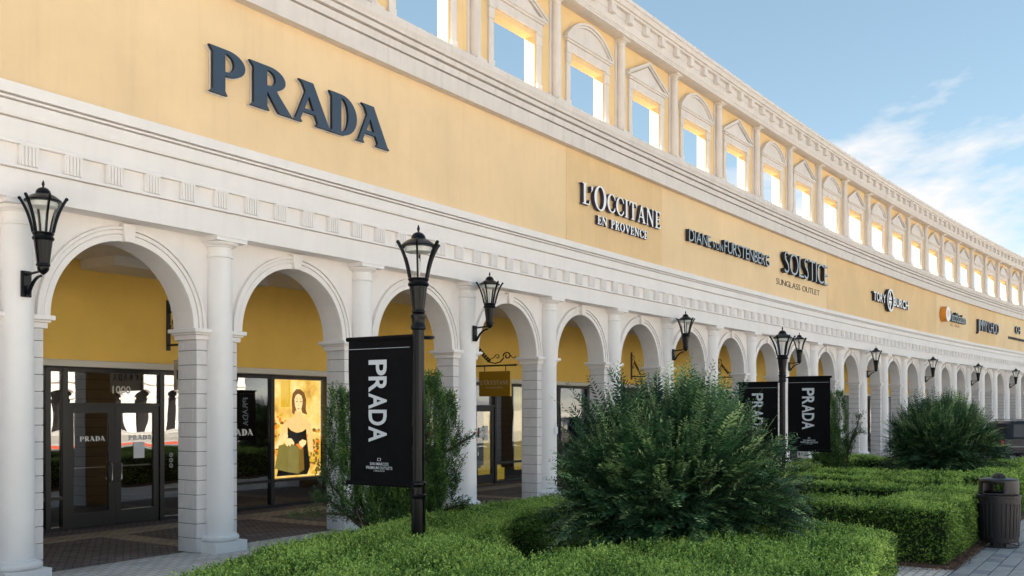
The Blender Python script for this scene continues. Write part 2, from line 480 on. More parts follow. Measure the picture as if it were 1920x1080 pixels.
# single pavers near the bin and the end of the hedges
bed = MB(); bed.fbox(6.0, 14.4, 9.15, 11.4, 0.001, 0.004)
struct(obj('paving_bed', bed.mesh('paving_bed', 'sand')))
pm = []
for sx in (0.30, 0.20, 0.235):
    b = MB(); b.box(-sx / 2 + .006, sx / 2 - .006, -0.094, 0.094, 0.0, 0.012)
    pm.append((sx, [bev(b.mesh('paver', 'greypaver'), 0.004), bev(b.mesh('paver', 'greypaver2'), 0.004)]))
cnt = 0; far = MB()
row = 0; v = 9.28
rr = random.Random(3)
cells = []
while v < 11.3:
    u = 6.05 + rr.random() * 0.2
    while u < 14.3:
        sx, ms = rr.choice(pm)
        cells.append((u + sx / 2, v, sx, ms[1 if rr.random() < 0.16 else 0]))
        u += sx
    v += 0.2
def can_dist(c): return abs(c[0] - 9.2) * 0.55 + abs(c[1] - 9.8)
cells.sort(key=can_dist)
for i, (u, v, sx, me) in enumerate(cells):
    if i < 240:
        o = fplace('paver', me, pavement, u, v, 0.0045 + rr.uniform(-.001, .0015))
    else:
        c = [P(u - sx / 2 + .006, v + .094, 0.004), P(u + sx / 2 - .006, v + .094, 0.004), P(u + sx / 2 - .006, v - .094, 0.004), P(u - sx / 2 + .006, v - .094, 0.004)]
        far.hexa(c + [(a, b_, 0.0155) for a, b_, _ in c])
fo = obj('paver_field', far.mesh('paver_field', 'greypaver', fix=False), pavement); fo['kind'] = 'stuff'
# mulch beds under the planting
def poly_sheet(name, poly, z0, z1, matname):
    m = MB(); n = len(poly)
    a = [P(u, v, z0) for u, v in poly]; b = [P(u, v, z1) for u, v in poly]
    m.face(b)
    for i in range(n):
        m.face([a[i], a[(i + 1) % n], b[(i + 1) % n], b[i]])
    return m.mesh(name, matname)
for poly in ([(-4, 3.3), (6.1, 3.3), (6.1, 8.2), (4.9, 9.15), (-4, 9.6)], [(6.75, 3.3), (11.7, 3.3), (11.7, 9.12), (7.15, 9.15)], [(12.2, 3.3), (21.9, 3.3), (21.9, 9.15), (12.2, 9.15)]):
    struct(obj('planting_bed', poly_sheet('planting_bed', poly, 0.002, 0.03, 'mulch')))

# ================================================================== THE ARCADE BUILDING
bld = empty('arcade_building')
tag(bld, 'long curved cream and yellow arcade building with open upper windows', 'building')
NC = 25                                       # columns 0..24
# ---- columns
def quarter(r0, z0, r1, z1, n=5, convex=True):
    pts = []
    for i in range(n + 1):
        a = math.pi / 2 * i / n
        if convex: pts.append((r1 + (r0 - r1) * math.cos(a), z0 + (z1 - z0) * math.sin(a)))
        else: pts.append((r0 + (r1 - r0) * (1 - math.cos(a)), z0 + (z1 - z0) * math.sin(a)))
    return pts
prof = [(0.197, 0.235)]
for i in range(13):
    q = i / 12
    prof.append((0.197 - 0.026 * q ** 1.6, 0.24 + (4.235 - 0.24) * q))
m = MB(); m.lathe(prof, 32); col_me = m.mesh('column', 'col', True)
m = MB()
m.lathe([(0.171, 4.236), (0.186, 4.243), (0.190, 4.256), (0.186, 4.270), (0.172, 4.276), (0.172, 4.385), (0.190, 4.392), (0.196, 4.402)]
        + [(0.196 + 0.062 * math.sin(a), 4.404 + 0.05 * (1 - math.cos(a))) for a in [i * math.pi / 10 for i in range(6)]], 32)
m.box(-0.275, 0.275, -0.275, 0.10, 4.456, 4.508)
m.box(-0.287, 0.287, -0.287, 0.10, 4.509, 4.522)
cap_me = m.mesh('capital', 'col', True)
m = MB()
tor = [(0.275 - 0.012 + 0.0 + 0.0, 0.152)] + [(0.225 + 0.052 * math.cos(a), 0.200 + 0.047 * math.sin(a)) for a in [R(-80 + 20 * i) for i in range(9)]] + [(0.212, 0.248), (0.212, 0.262), (0.199, 0.270)]
m.lathe(tor, 32); base_t = m
m.box(-0.283, 0.283, -0.265, 0.10, 0.0, 0.152)
base_me = m.mesh('column_base', 'col', True)
for i in range(-1, NC):
    u = i * L
    c = fplace('column', col_me, bld, u)
    obj('capital', cap_me, c); obj('column_base', base_me, c)
# ---- piers with block courses
PW, PD0, PD1 = 0.365, -0.05, -0.47            # half width, front v, rear v
ch = 0.2066
core = MB(); core.box(-PW + 0.012, PW - 0.012, -PD0 + 0.012, -PD1 - 0.012, 0, 3.05)
core_me = core.mesh('pier', 'joint')
def block(x0, x1, y0, y1, h):
    b = MB(); b.box(x0 + .003, x1 - .003, y0, y1, 0.005, h - 0.004)
    return bev(b.mesh('block', 'blockwall'), 0.006)
M['blockwall'] = mat('painted block', (0.77, 0.735, 0.72), 0.9, var=0.06, scale=6, bump=0.7, bscale=130)
ydep = -PD0, -PD1
y0, y1 = ydep
blk = {}
for h in (ch, 0.155):
    # even course: one long block seen on the side, small return at the front; odd: joint nearer the back
    blk[(h, 0)] = [block(-PW, PW, y0, y0 + 0.088, h), block(-PW, PW, y0 + 0.088, y1, h)]
    blk[(h, 1)] = [block(-PW, PW, y0, y0 + 0.30, h), block(-PW, PW, y0 + 0.30, y1, h)]
m = MB()
m.box(-PW - 0.035, PW + 0.035, y0 - 0.035, y1 + 0.035, 3.045, 3.115)
m.box(-PW - 0.062, PW + 0.062, y0 - 0.062, y1 + 0.062, 3.116, 3.145)
m.box(-PW - 0.10, PW + 0.10, y0 - 0.10, y1 + 0.10, 3.146, 3.203)
impost_me = bev(m.mesh('impost', 'stucco'), 0.008, 2)
farblk = MB()
zz = 0
for kz in range(15):
    h = ch if kz < 14 else 0.155
    dd = 0.088 if kz % 2 == 0 else 0.30
    farblk.box(-PW, PW, y0, y0 + dd - 0.003, zz + 0.006, zz + h - 0.005)
    farblk.box(-PW, PW, y0 + dd + 0.003, y1, zz + 0.006, zz + h - 0.005)
    zz += h
farblk_me = farblk.mesh('block_courses', 'blockwall')
for i in range(-1, NC):
    u = i * L
    p = fplace('pier', core_me, bld, u)
    obj('impost', impost_me, p)
    if 0 <= i < 10:
        zz = 0
        for kz in range(15):
            h = ch if kz < 14 else 0.155
            for me in blk[(h, (kz + i) % 2)]:
                obj('block', me, p, (0, 0, zz))
            zz += h
    else:
        o = obj('block_courses', farblk_me, p); o['kind'] = 'stuff'
# ---- arch walls
AR = 1.065; ZS = 3.204; ZT = 4.56
def arch_wall():
    m = MB(); n = 28; h = L / 2
    ya, yb = y0, y1
    def ring(y):
        pts = []
        for i in range(n + 1):
            a = math.pi * (1 - i / n)
            pts.append((AR * math.cos(a), y, ZS + AR * math.sin(a)))
        return pts
    fr, bk = ring(ya), ring(yb)
    for i in range(n):
        m.face([fr[i], fr[i + 1], bk[i + 1], bk[i]])                      # soffit
    for (rg, y) in ((fr, ya), (bk, yb)):
        top = []
        for i in range(n + 1):
            x = rg[i][0]
            xx = -h if i == 0 else (h if i == n else x)
            top.append((xx, y, ZT))
        for i in range(n):
            m.face([rg[i], rg[i + 1], top[i + 1], top[i]])
        m.face([(-h, y, ZS), rg[0], top[0]]); m.face([rg[n], (h, y, ZS), top[n]])
    return m.mesh('arch_wall', 'stucco')
aw = arch_wall()
def archivolt():
    m = MB(); n = 40
    prof = [(AR + 0.001, 0.0), (AR + 0.001, 0.030), (AR + 0.080, 0.030), (AR + 0.080, 0.012), (AR + 0.092, 0.012), (AR + 0.092, 0.044), (AR + 0.140, 0.044), (AR + 0.140, 0.024), (AR + 0.150, 0.024), (AR + 0.150, 0.066), (AR + 0.187, 0.066), (AR + 0.185, 0.0)]
    i0 = 0
    for i in range(n + 1):
        a = math.pi * i / n
        m.v += [(r * math.cos(a), y0 - d, ZS + r * math.sin(a)) for r, d in prof]
    q = len(prof)
    for i in range(n):
        for k in range(q):
            a = i * q + k; b = i * q + (k + 1) % q
            m.f.append((a, b, b + q, a + q)); m.mi.append(0)
    return m.mesh('archivolt', 'stucco', True)
av_me = archivolt()
m = MB()
zk0, zk1 = ZS + AR - 0.012, ZS + AR + 0.225
m.hexa([(-0.068, y0 - .095, zk0), (0.068, y0 - .095, zk0), (0.068, y0 + .02, zk0), (-0.068, y0 + .02, zk0),
        (-0.098, y0 - .095, zk1), (0.098, y0 - .095, zk1), (0.098, y0 + .02, zk1), (-0.098, y0 + .02, zk1)])
key_me = bev(m.mesh('keystone', 'stucco'), 0.008, 2)
for i in range(-1, NC - 1):
    u = (i + 0.5) * L
    a = fplace('arch_wall', aw, bld, u)
    obj('archivolt', av_me, a); obj('keystone', key_me, a)
# ---- entablature
U0, U1 = -3.5, (NC - 1) * L + 1
E = MB()
E.sweep([(-0.47, 4.523), (0.262, 4.523), (0.262, 4.848), (0.225, 4.85), (0.225, 4.864), (0.290, 4.867), (0.290, 4.900), (0.262, 4.906), (0.212, 4.908), (0.212, 5.150), (0.272, 5.152), (0.272, 5.190),
         (0.262, 5.20), (0.262, 5.432), (0.215, 5.435), (0.215, 5.452), (0.278, 5.455), (0.29, 5.48), (0.292, 5.49), (0.292, 5.625), (0.240, 5.628), (0.240, 5.645), (0.312, 5.648), (0.315, 5.672), (0.260, 5.675), (0.260, 5.692), (0.340, 5.695), (0.345, 5.828), (0.18, 5.84), (-0.47, 5.84)], U0, U1, 1.5)
ent = obj('entablature', E.mesh('entablature', 'stucco'), bld)
TRS = 0.5627
m = MB()
m.box(-0.115, 0.115, -0.056, 0.02, 0, 0.236)
for q in range(5):
    x = -0.088 + 0.044 * q
    m.box(x - 0.0135, x + 0.0135, -0.072, -0.055, 0.004, 0.222)
m.box(-0.112, 0.112, -0.073, -0.0565, 0.2225, 0.2355)
trig_me = m.mesh('triglyph', 'stucco')
nt_ = int((U1 - U0 - 1) / TRS)
for i in range(nt_):
    u = -5 * TRS + i * TRS
    if u < U0 + .2: continue
    fplace('triglyph', trig_me, ent, u, 0.213, 4.911)
# ---- yellow sign wall, one panel per shop
pan = [(-3.5, 12.447, 'yellow'), (12.447, 17.30, 'yellow_b'), (17.30, 30.98, 'yellow'), (30.98, 46.955, 'yellow_b'), (46.955, 53.447, 'yellow_c'), (53.447, 59.505, 'yellow_b'), (59.505, U1, 'yellow_c')]
for i, (a, b, mm) in enumerate(pan):
    q = MB(); vf = 0.20 + (0.006 if i % 2 else 0.0)
    q.sweep([(-0.4, 5.843), (vf, 5.843), (vf, 7.97), (-0.4, 7.97)], a + .001, b - .001, 1.5)
    obj('wall_panel', q.mesh('wall_panel', mm), bld)
# ---- middle cornice
C = MB()
C.sweep([(-0.47, 7.972), (0.36, 7.972), (0.36, 8.268), (0.305, 8.27), (0.305, 8.292), (0.385, 8.295), (0.39, 8.42), (0.335, 8.423), (0.335, 8.445), (0.43, 8.45), (0.44, 8.53), (0.39, 8.533), (0.39, 8.555), (0.465, 8.56), (0.47, 8.60), (0.50, 8.66), (0.505, 8.78), (0.40, 8.80), (-0.47, 8.82)], U0, U1, 1.5)
mc = obj('middle_cornice', C.mesh('middle_cornice', 'stucco_up'), bld)
# ---- upper storey: free-standing screen wall with open windows
VW, VB = 0.12, -0.13
ZB, ZO, ZTOP = 8.815, 10.085, 11.20
OH = 0.745
m = MB(); h = L / 2; ya, yb = -VW, -VB
for (xa, xb, za, zb) in ((-h, -OH, ZB, ZTOP), (OH, h, ZB, ZTOP), (-OH, OH, ZO, ZTOP)):
    for y in (ya, yb):
        m.face([(xa, y, za), (xb, y, za), (xb, y, zb), (xa, y, zb)])
m.face([(-OH, ya, ZB), (-OH, yb, ZB), (-OH, yb, ZO), (-OH, ya, ZO)])
m.face([(OH, ya, ZB), (OH, yb, ZB), (OH, yb, ZO), (OH, ya, ZO)])
m.face([(-OH, ya, ZO), (OH, ya, ZO), (OH, yb, ZO), (-OH, yb, ZO)])
for z in (ZTOP,):
    m.face([(-h, ya, z), (h, ya, z), (h, yb, z), (-h, yb, z)])
scr_me = m.mesh('screen_wall', 'yellow_up', fix=False)
def surround():
    m = MB()
    for s in (-1, 1):
        xa, xb = sorted((s * 0.80, s * 0.975))
        m.box(xa, xb, ya - 0.045, ya + .01, ZB + 0.28, ZO - 0.16)
        m.box(xa - .014, xb + .014, ya - 0.06, ya + .01, ZB, ZB + 0.28)
        m.box(xa - .010, xb + .010, ya - 0.06, ya + .01, ZO - 0.16, ZO + 0.06)
        m.box(xa - .024, xb + .024, ya - 0.075, ya + .01, ZO + 0.06, ZO + 0.108)
    m.box(-0.985, 0.985, ya - 0.065, ya + .01, ZO + 0.109, ZO + 0.30)
    return bev(m.mesh('window_surround', 'stucco_up'), 0.006)
sur_me = surround()
def pediment(kind):
    m = MB(); zc = ZO + 0.301
    m.box(-1.03, 1.03, ya - 0.10, ya + .01, zc, zc + 0.045)
    m.box(-1.075, 1.075, ya - 0.135, ya + .01, zc + 0.046, zc + 0.10)
    zb = zc + 0.101; H = 0.49
    if kind == 'tri':
        m.prism([(-0.98, zb), (0.98, zb), (0, zb + H * 0.93)], ya - 0.055, ya + .01)
        for s in (-1, 1):
            for (o0, o1, d) in ((0.0, 0.045, 0.10), (0.046, 0.10, 0.14)):
                sl = H / 1.075
                off = 0.0
                pts = [(s * 1.115, zb + o0 - 0.0), (0, zb + sl * 1.115 + o0), (0, zb + sl * 1.115 + o1), (s * 1.115, zb + o1)]
                pts = [(x, z - 0.03) for x, z in pts]
                c = [(x, ya - d, z) for x, z in pts] + [(x, ya + .01, z) for x, z in pts]
                i = len(m.v); m.v += c
                for f in ((0, 1, 2, 3), (7, 6, 5, 4), (0, 4, 5, 1), (1, 5, 6, 2), (2, 6, 7, 3), (3, 7, 4, 0)):
                    m.f.append(tuple(i + q for q in f)); m.mi.append(0)
    else:
        n = 22
        # segmental arch through (+-1.08, zb) and (0, zb+H)
        W_, Hh = 1.08, 0.53
        Rr = (W_ * W_ + Hh * Hh) / (2 * Hh); zc0 = zb + Hh - Rr; a1 = math.asin(W_ / Rr)
        def pt(r, q): 
            a = -a1 + 2 * a1 * q
            return (r * math.sin(a), zc0 + r * math.cos(a))
        inner = [pt(Rr - 0.10, q / n) for q in range(n + 1)]
        inner = [(x, max(z, zb)) for x, z in inner]
        poly = [(inner[0][0], zb)] + inner + [(inner[-1][0], zb)]
        m.prism(poly[1:-1], ya - 0.055, ya + .01)
        for (r0, r1, d) in ((Rr - 0.10, Rr - 0.05, 0.10), (Rr - 0.049, Rr + 0.005, 0.14)):
            for q in range(n):
                a, b, c_, d_ = pt(r0, q / n), pt(r0, (q + 1) / n), pt(r1, (q + 1) / n), pt(r1, q / n)
                m.hexa([(a[0], ya - d, a[1]), (b[0], ya - d, b[1]), (b[0], ya + .01, b[1]), (a[0], ya + .01, a[1]),
                        (d_[0], ya - d, d_[1]), (c_[0], ya - d, c_[1]), (c_[0], ya + .01, c_[1]), (d_[0], ya + .01, d_[1])])
    return m.mesh('pediment_' + kind, 'stucco_up')
ped = {'tri': pediment('tri'), 'arc': pediment('arc')}
m = MB()
m.lathe([(0.107, 8.93), (0.107, 9.4), (0.098, 10.4), (0.092, 11.02)], 20)
uc_me = m.mesh('upper_column', 'stucco_up', True)
m = MB()
m.lathe([(0.0925, 10.985), (0.105, 10.99), (0.105, 11.01), (0.0925, 11.015), (0.0925, 11.06), (0.112, 11.07), (0.145, 11.115)], 20)
m.box(-0.165, 0.165, -0.165, 0.1, 11.116, 11.168); ucap_me = m.mesh('capital', 'stucco_up', True)
m = MB()
m.lathe([(0.14, 8.89), (0.15, 8.90), (0.15, 8.925), (0.118, 8.94), (0.107, 8.95)], 20); m.box(-0.165, 0.165, -0.165, 0.1, 8.80, 8.895)
ubase_me = m.mesh('column_base', 'stucco_up', True)
m = MB(); m.box(-0.165, 0.165, -0.155 + .0, -0.10, 8.80, 11.168); pil_me = m.mesh('pilaster', 'stucco_up')
for i in range(-1, NC - 1):
    u = (i + 0.5) * L
    s_ = fplace('screen_wall', scr_me, bld, u)
    ws = obj('window_surround', sur_me, s_)
    obj('pediment', ped['tri' if i % 2 else 'arc'], ws if False else s_)
    c = fplace('upper_column', uc_me, bld, i * L, 0.22)
    obj('capital', ucap_me, c); obj('column_base', ubase_me, c)
    fplace('pilaster', pil_me, bld, i * L)
# ---- top cornice with modillions
T = MB()
T.sweep([(-0.25, 11.171), (0.47, 11.171), (0.47, 11.215), (0.482, 11.22), (0.482, 11.265), (0.50, 11.27), (0.505, 11.285), (0.505, 11.47), (0.515, 11.475), (0.515, 11.64), (0.60, 11.645), (0.60, 11.70), (0.65, 11.705), (0.66, 11.75), (0.69, 11.80), (0.72, 11.81), (0.72, 11.90), (0.60, 11.93), (-0.25, 11.95)], -3.4, U1, 1.5)
tc_ = obj('top_cornice', T.mesh('top_cornice', 'stucco_up'), bld)
m = MB(); m.box(-0.105, 0.105, -0.11, 0.0, 0, 0.19); m.box(-0.118, 0.118, -0.12, 0.0, 0.191, 0.225)
mod_me = m.mesh('modillion', 'stucco_up')
u = 13.924 - 19 * 0.8784
while u < U1 - .3:
    fplace('modillion', mod_me, tc_, u, 0.516, 11.412); u += 0.8784
# ---- arcade inside: back wall, ceiling, trim, beam, roof
VY, VS = -3.70, -3.98
q = MB(); q.sweep([(VY, 2.88), (VY, 4.56), (VY - 0.3, 4.56), (VY - 0.3, 2.88)], -7, U1, 1.5)
bw = obj('arcade_wall', q.mesh('arcade_wall', 'ochre'), bld)
q = MB(); q.sweep([(VY + 0.05, 2.765), (VY + 0.05, 2.862), (VY + 0.03, 2.879), (VY - 0.3, 2.879), (VY - 0.3, 2.765)], -7, U1, 1.5)
obj('trim_band', q.mesh('trim_band', 'cream'), bld)
q = MB(); q.sweep([(-0.468, 4.561), (-0.468, 4.70), (-4.2, 4.70), (-4.2, 4.561)], -7, U1, 1.5)
obj('arcade_ceiling', q.mesh('arcade_ceiling', 'ceil'), bld)
q = MB(); q.sweep([(-2.75, 4.40), (-2.75, 4.56), (-3.698, 4.56), (-3.698, 4.40)], 3.15, 6.4, 1.5)
obj('ceiling_beam', q.mesh('ceiling_beam', 'ceil'), bld)
q = MB(); q.sweep([(-0.475, 8.0), (-0.475, 8.30), (-24, 8.30), (-24, 8.0)], -8, U1, 3)
obj('roof', q.mesh('roof', 'roof'), bld)
q = MB(); q.sweep([(-8.0, 0.0), (-8.0, 7.99), (-8.2, 7.99), (-8.2, 0.0)], -8, U1, 3)
obj('rear_wall', q.mesh('rear_wall', 'interior'), bld)
q = MB(); q.fbox(-8.3, -8.0, -24, -0.5, 0, 7.99); q.fbox(-7.99, -3.51, -0.47, 0.2, 0, 8.0)
obj('end_wall', q.mesh('end_wall', 'stucco'), bld)
q = MB(); q.sweep([(VS - 0.03, -0.05), (VS - 0.03, 0.004), (-7.98, 0.004), (-7.98, -0.05)], -7, U1, 3)
obj('shop_floor', q.mesh('shop_floor', 'shopfloor'), bld)
q = MB(); q.sweep([(VS - 0.2, 2.80), (VS - 0.2, 2.86), (-7.98, 2.86), (-7.98, 2.80)], -7, U1, 3)
obj('shop_ceiling', q.mesh('shop_ceiling', 'interior'), bld)

# ---- shopfronts
D1 = (3.02, 4.90); D2 = (13.55, 15.45)
SF_T, SF_R = 2.765, 0.56
edges = [-6.5, -4.0, -2.0, 0.0, 1.4, 2.72, D1[0], D1[1], 6.25, 7.545, 9.10, 10.6, 12.1, D2[0], D2[1], 17.15, 18.62, 20.35]
u = 20.35
while u < U1 - 2:
    u += 1.85; edges.append(u)
shop = bld
FRW = 0.045
for a, b in zip(edges[:-1], edges[1:]):
    isdoor = (a, b) in (D1, D2)
    far_ = a > 24
    fr = MB()
    fr.fbox(a - FRW, a + FRW, VS - 0.06, VS + 0.06, 0.006, SF_T - .001)
    if not isdoor:
        fr.fbox(a + FRW, b - FRW, VS - 0.05, VS + 0.05, SF_T - 0.08, SF_T - .002)
        fr.fbox(a + FRW, b - FRW, VS - 0.05, VS + 0.05, SF_R - 0.03, SF_R + 0.03)
        fr.fbox(a + FRW, b - FRW, VS - 0.05, VS + 0.05, 0.006, 0.07)
        ob = obj('window_frame', fr.mesh('window_frame', 'frame'), shop)
        for (za, zb) in ((SF_R + .031, SF_T - .081), (0.071, SF_R - .031)):
            gp = MB(); gp.fbox(a + FRW + .001, b - FRW - .001, VS - 0.006, VS + 0.006, za, zb)
            poster_bay = abs(a - 7.545) < .01
            obj('pane', gp.mesh('pane', 'clearglass' if poster_bay and za > .3 else 'glass'), ob)
    else:
        fr.fbox(a + FRW, b - FRW, VS - 0.05, VS + 0.05, SF_T - 0.08, SF_T - .002)
        fr.fbox(a + FRW, b - FRW, VS - 0.05, VS + 0.05, 2.10, 2.16)
        ob = obj('door_frame', fr.mesh('door_frame', 'frame'), shop)
        gp = MB(); gp.fbox(a + FRW + .001, b - FRW - .001, VS - 0.006, VS + 0.006, 2.161, SF_T - .081)
        obj('transom_pane', gp.mesh('transom_pane', 'glass'), ob)
        mid = (a + b) / 2
        for s, (da, db) in ((-1, (a + FRW + .004, mid - .003)), (1, (mid + .003, b - FRW - .004))):
            d = MB(); st = 0.115
            d.fbox(da, da + st, VS - .03, VS + .03, 0.02, 2.095)
            d.fbox(db - st, db, VS - .03, VS + .03, 0.02, 2.095)
            d.fbox(da + st, db - st, VS - .03, VS + .03, 0.02, 0.27)
            d.fbox(da + st, db - st, VS - .03, VS + .03, 1.985, 2.095)
            dr = obj('door', d.mesh('door', 'frame'), shop)
            gp = MB(); gp.fbox(da + st + .001, db - st - .001, VS - .005, VS + .005, 0.271, 1.984)
            obj('pane', gp.mesh('pane', 'glass'), dr)
            hu = mid + s * 0.062
            hb = MB()
            pts = []
            for (dv, dz) in ((0.031, 0.0), (0.075, 0.0), (0.09, 0.02), (0.09, 0.28), (0.075, 0.30), (0.031, 0.30)):
                pts.append(P(hu + s * (0.0 if dv < .04 else 0.03), VS + dv, 0.80 + dz))
            hb.tube(pts, 0.011, 8)
            obj('handle', hb.mesh('handle', 'steel', True), dr)
            pb = MB(); pb.fbox(da + st + .01, db - st - .01, VS - .07, VS - .05, 1.03, 1.055)
            obj('push_bar', pb.mesh('push_bar', 'steel'), dr)
# dark stub post of a return frame at the first opening, header strip with downlights
q = MB(); q.fbox(2.24, 2.30, -3.70, -3.55, 0.006, 2.764)
obj('return_post', q.mesh('return_post', 'frame'), shop)

# ================================================================== OPPOSITE SIDE (seen in the reflections)
VO = 58.0
ob_ = empty('opposite_building')
tag(ob_, 'white arcaded shop building across the road, seen only in the door glass', 'building')
q = MB(); q.sweep([(VO, 3.9), (VO, 9.0), (VO + 8, 9.0), (VO + 8, 3.9)], -45, 70, 5)
obj('wall', q.mesh('wall', 'opp'), ob_)
q = MB(); q.sweep([(VO - .15, 4.4), (VO - .15, 4.8), (VO - .02, 4.8), (VO - .02, 4.4)], -45, 70, 5)
q.sweep([(VO - .3, 9.01), (VO - .3, 9.5), (VO + 8, 9.5), (VO + 8, 9.01)], -45, 70, 5)
obj('cornice', q.mesh('cornice', 'opp'), ob_)
q = MB(); q.sweep([(VO + 1.2, -.1), (VO + 1.2, 3.89), (VO + 1.4, 3.89), (VO + 1.4, -.1)], -45, 70, 5)
obj('shop_glass', q.mesh('shop_glass', 'oppdark'), ob_)
q = MB(); q.box(-.5, .5, -.25, .25, -.1, 3.1); q.box(-.6, .6, -.3, .3, 3.1, 3.3)
n = 12
pts = [(-1.6, 3.3)]
pier_o = q.mesh('pier', 'opp')
q = MB()
for s in (-1, 1):
    prev = None
    for i in range(n + 1):
        a = math.pi / 2 * i / n
        x = s * (1.6 - 1.1 * math.cos(a) + -0.0); z = 3.3 + 1.1 * math.sin(a) * 0.55
        # spandrel quads from curve up to 3.9 level
        cur = (s * (0.5 + 1.1 * (1 - math.cos(a))), z)
        if prev:
            q.hexa([(prev[0], -.2, prev[1]), (cur[0], -.2, cur[1]), (cur[0], .2, cur[1]), (prev[0], .2, prev[1]),
                    (prev[0], -.2, 3.91), (cur[0], -.2, 3.91), (cur[0], .2, 3.91), (prev[0], .2, 3.91)])
        prev = cur
q.box(-.5, .5, -.2, .2, 3.301, 3.91)
spo = q.mesh('spandrel', 'opp')
for i in range(-12, 20):
    p_ = obj('pier', pier_o, ob_, P(i * 3.2, VO + .2), rotz(i * 3.2)); obj('spandrel', spo, p_)
ring = MB()
for i in range(17):
    a = math.pi * i / 16
    if i:
        a0_ = math.pi * (i - 1) / 16
        ring.hexa([(r * math.cos(t), y, r * math.sin(t)) for (r, t, y) in ((.9, a0_, 0), (.9, a, 0), (.9, a, .2), (.9, a0_, .2), (1.1, a0_, 0), (1.1, a, 0), (1.1, a, .2), (1.1, a0_, .2))])
ring_me = ring.mesh('arch_moulding', 'greyback')
for i in range(-12, 20):
    obj('arch_moulding', ring_me, ob_, P(i * 3.2 + 1.6, VO - .1, 6.6), rotz(i * 3.2))
q = MB(); q.sweep([(31.0, -0.13), (31.0, 0.0), (33.6, 0.0), (33.6, -0.13)], -45, 70, 5); q.sweep([(51.0, -0.13), (51.0, 0.0), (59.5, 0.0), (59.5, -0.13)], -45, 70, 5)
struct(obj('far_pavement', q.mesh('far_pavement', 'kerb')))
q = MB(); q.sweep([(30.8, -0.13), (30.8, 0.01), (30.99, 0.01), (30.99, -0.13)], -45, 70, 5)
struct(obj('far_kerb', q.mesh('far_kerb', 'redkerb')))

# ================================================================== LETTERING
def arc(cx, cy, rx, ry, a0, a1, n=14):
    return [(cx + rx * math.cos(R(a0 + (a1 - a0) * i / n)), cy + ry * math.sin(R(a0 + (a1 - a0) * i / n))) for i in range(n + 1)]
HEAVY = {
 'P': (0.93, [[(0.0, 1.0)] + arc(.48, .715, .45, .285, 90, -90) + [(.41, .44), (.41, .09), (.47, 0), (.02, 0), (.10, .08), (.10, .88)],
              [(.41, .91), (.47, .91)] + arc(.45, .715, .19, .195, 90, -90)[1:-1] + [(.47, .52), (.41, .52)]]),
 'R': (1.0, [[(0.0, 1.0)] + arc(.46, .735, .39, .265, 90, -62) + [(.66, .45), (1.02, 0.0), (.70, 0.0), (.41, .42), (.41, .09), (.47, 0), (.02, 0), (.10, .08), (.10, .88)],
             [(.41, .91), (.46, .91)] + arc(.44, .735, .17, .175, 90, -90)[1:-1] + [(.46, .56), (.41, .56)]]),
 'A': (1.0, [[(.16, 1.0), (.53, 1.0), (.95, .07), (1.02, 0), (.60, 0), (.655, .08), (.585, .25), (.27, .25), (.205, .07), (.25, 0), (0, 0), (.08, .06), (.335, .75), (.26, .92)],
             [(.315, .34), (.545, .34), (.425, .66)]]),
 'D': (1.0, [[(0.0, 1.0)] + arc(.42, .5, .56, .5, 90, -90) + [(.02, 0), (.10, .08), (.10, .88)],
             [(.42, .91), (.46, .91)] + arc(.45, .5, .22, .41, 90, -90)[1:-1] + [(.46, .09), (.42, .09)]]),
}
def ser(x0, x1, b=.05): return
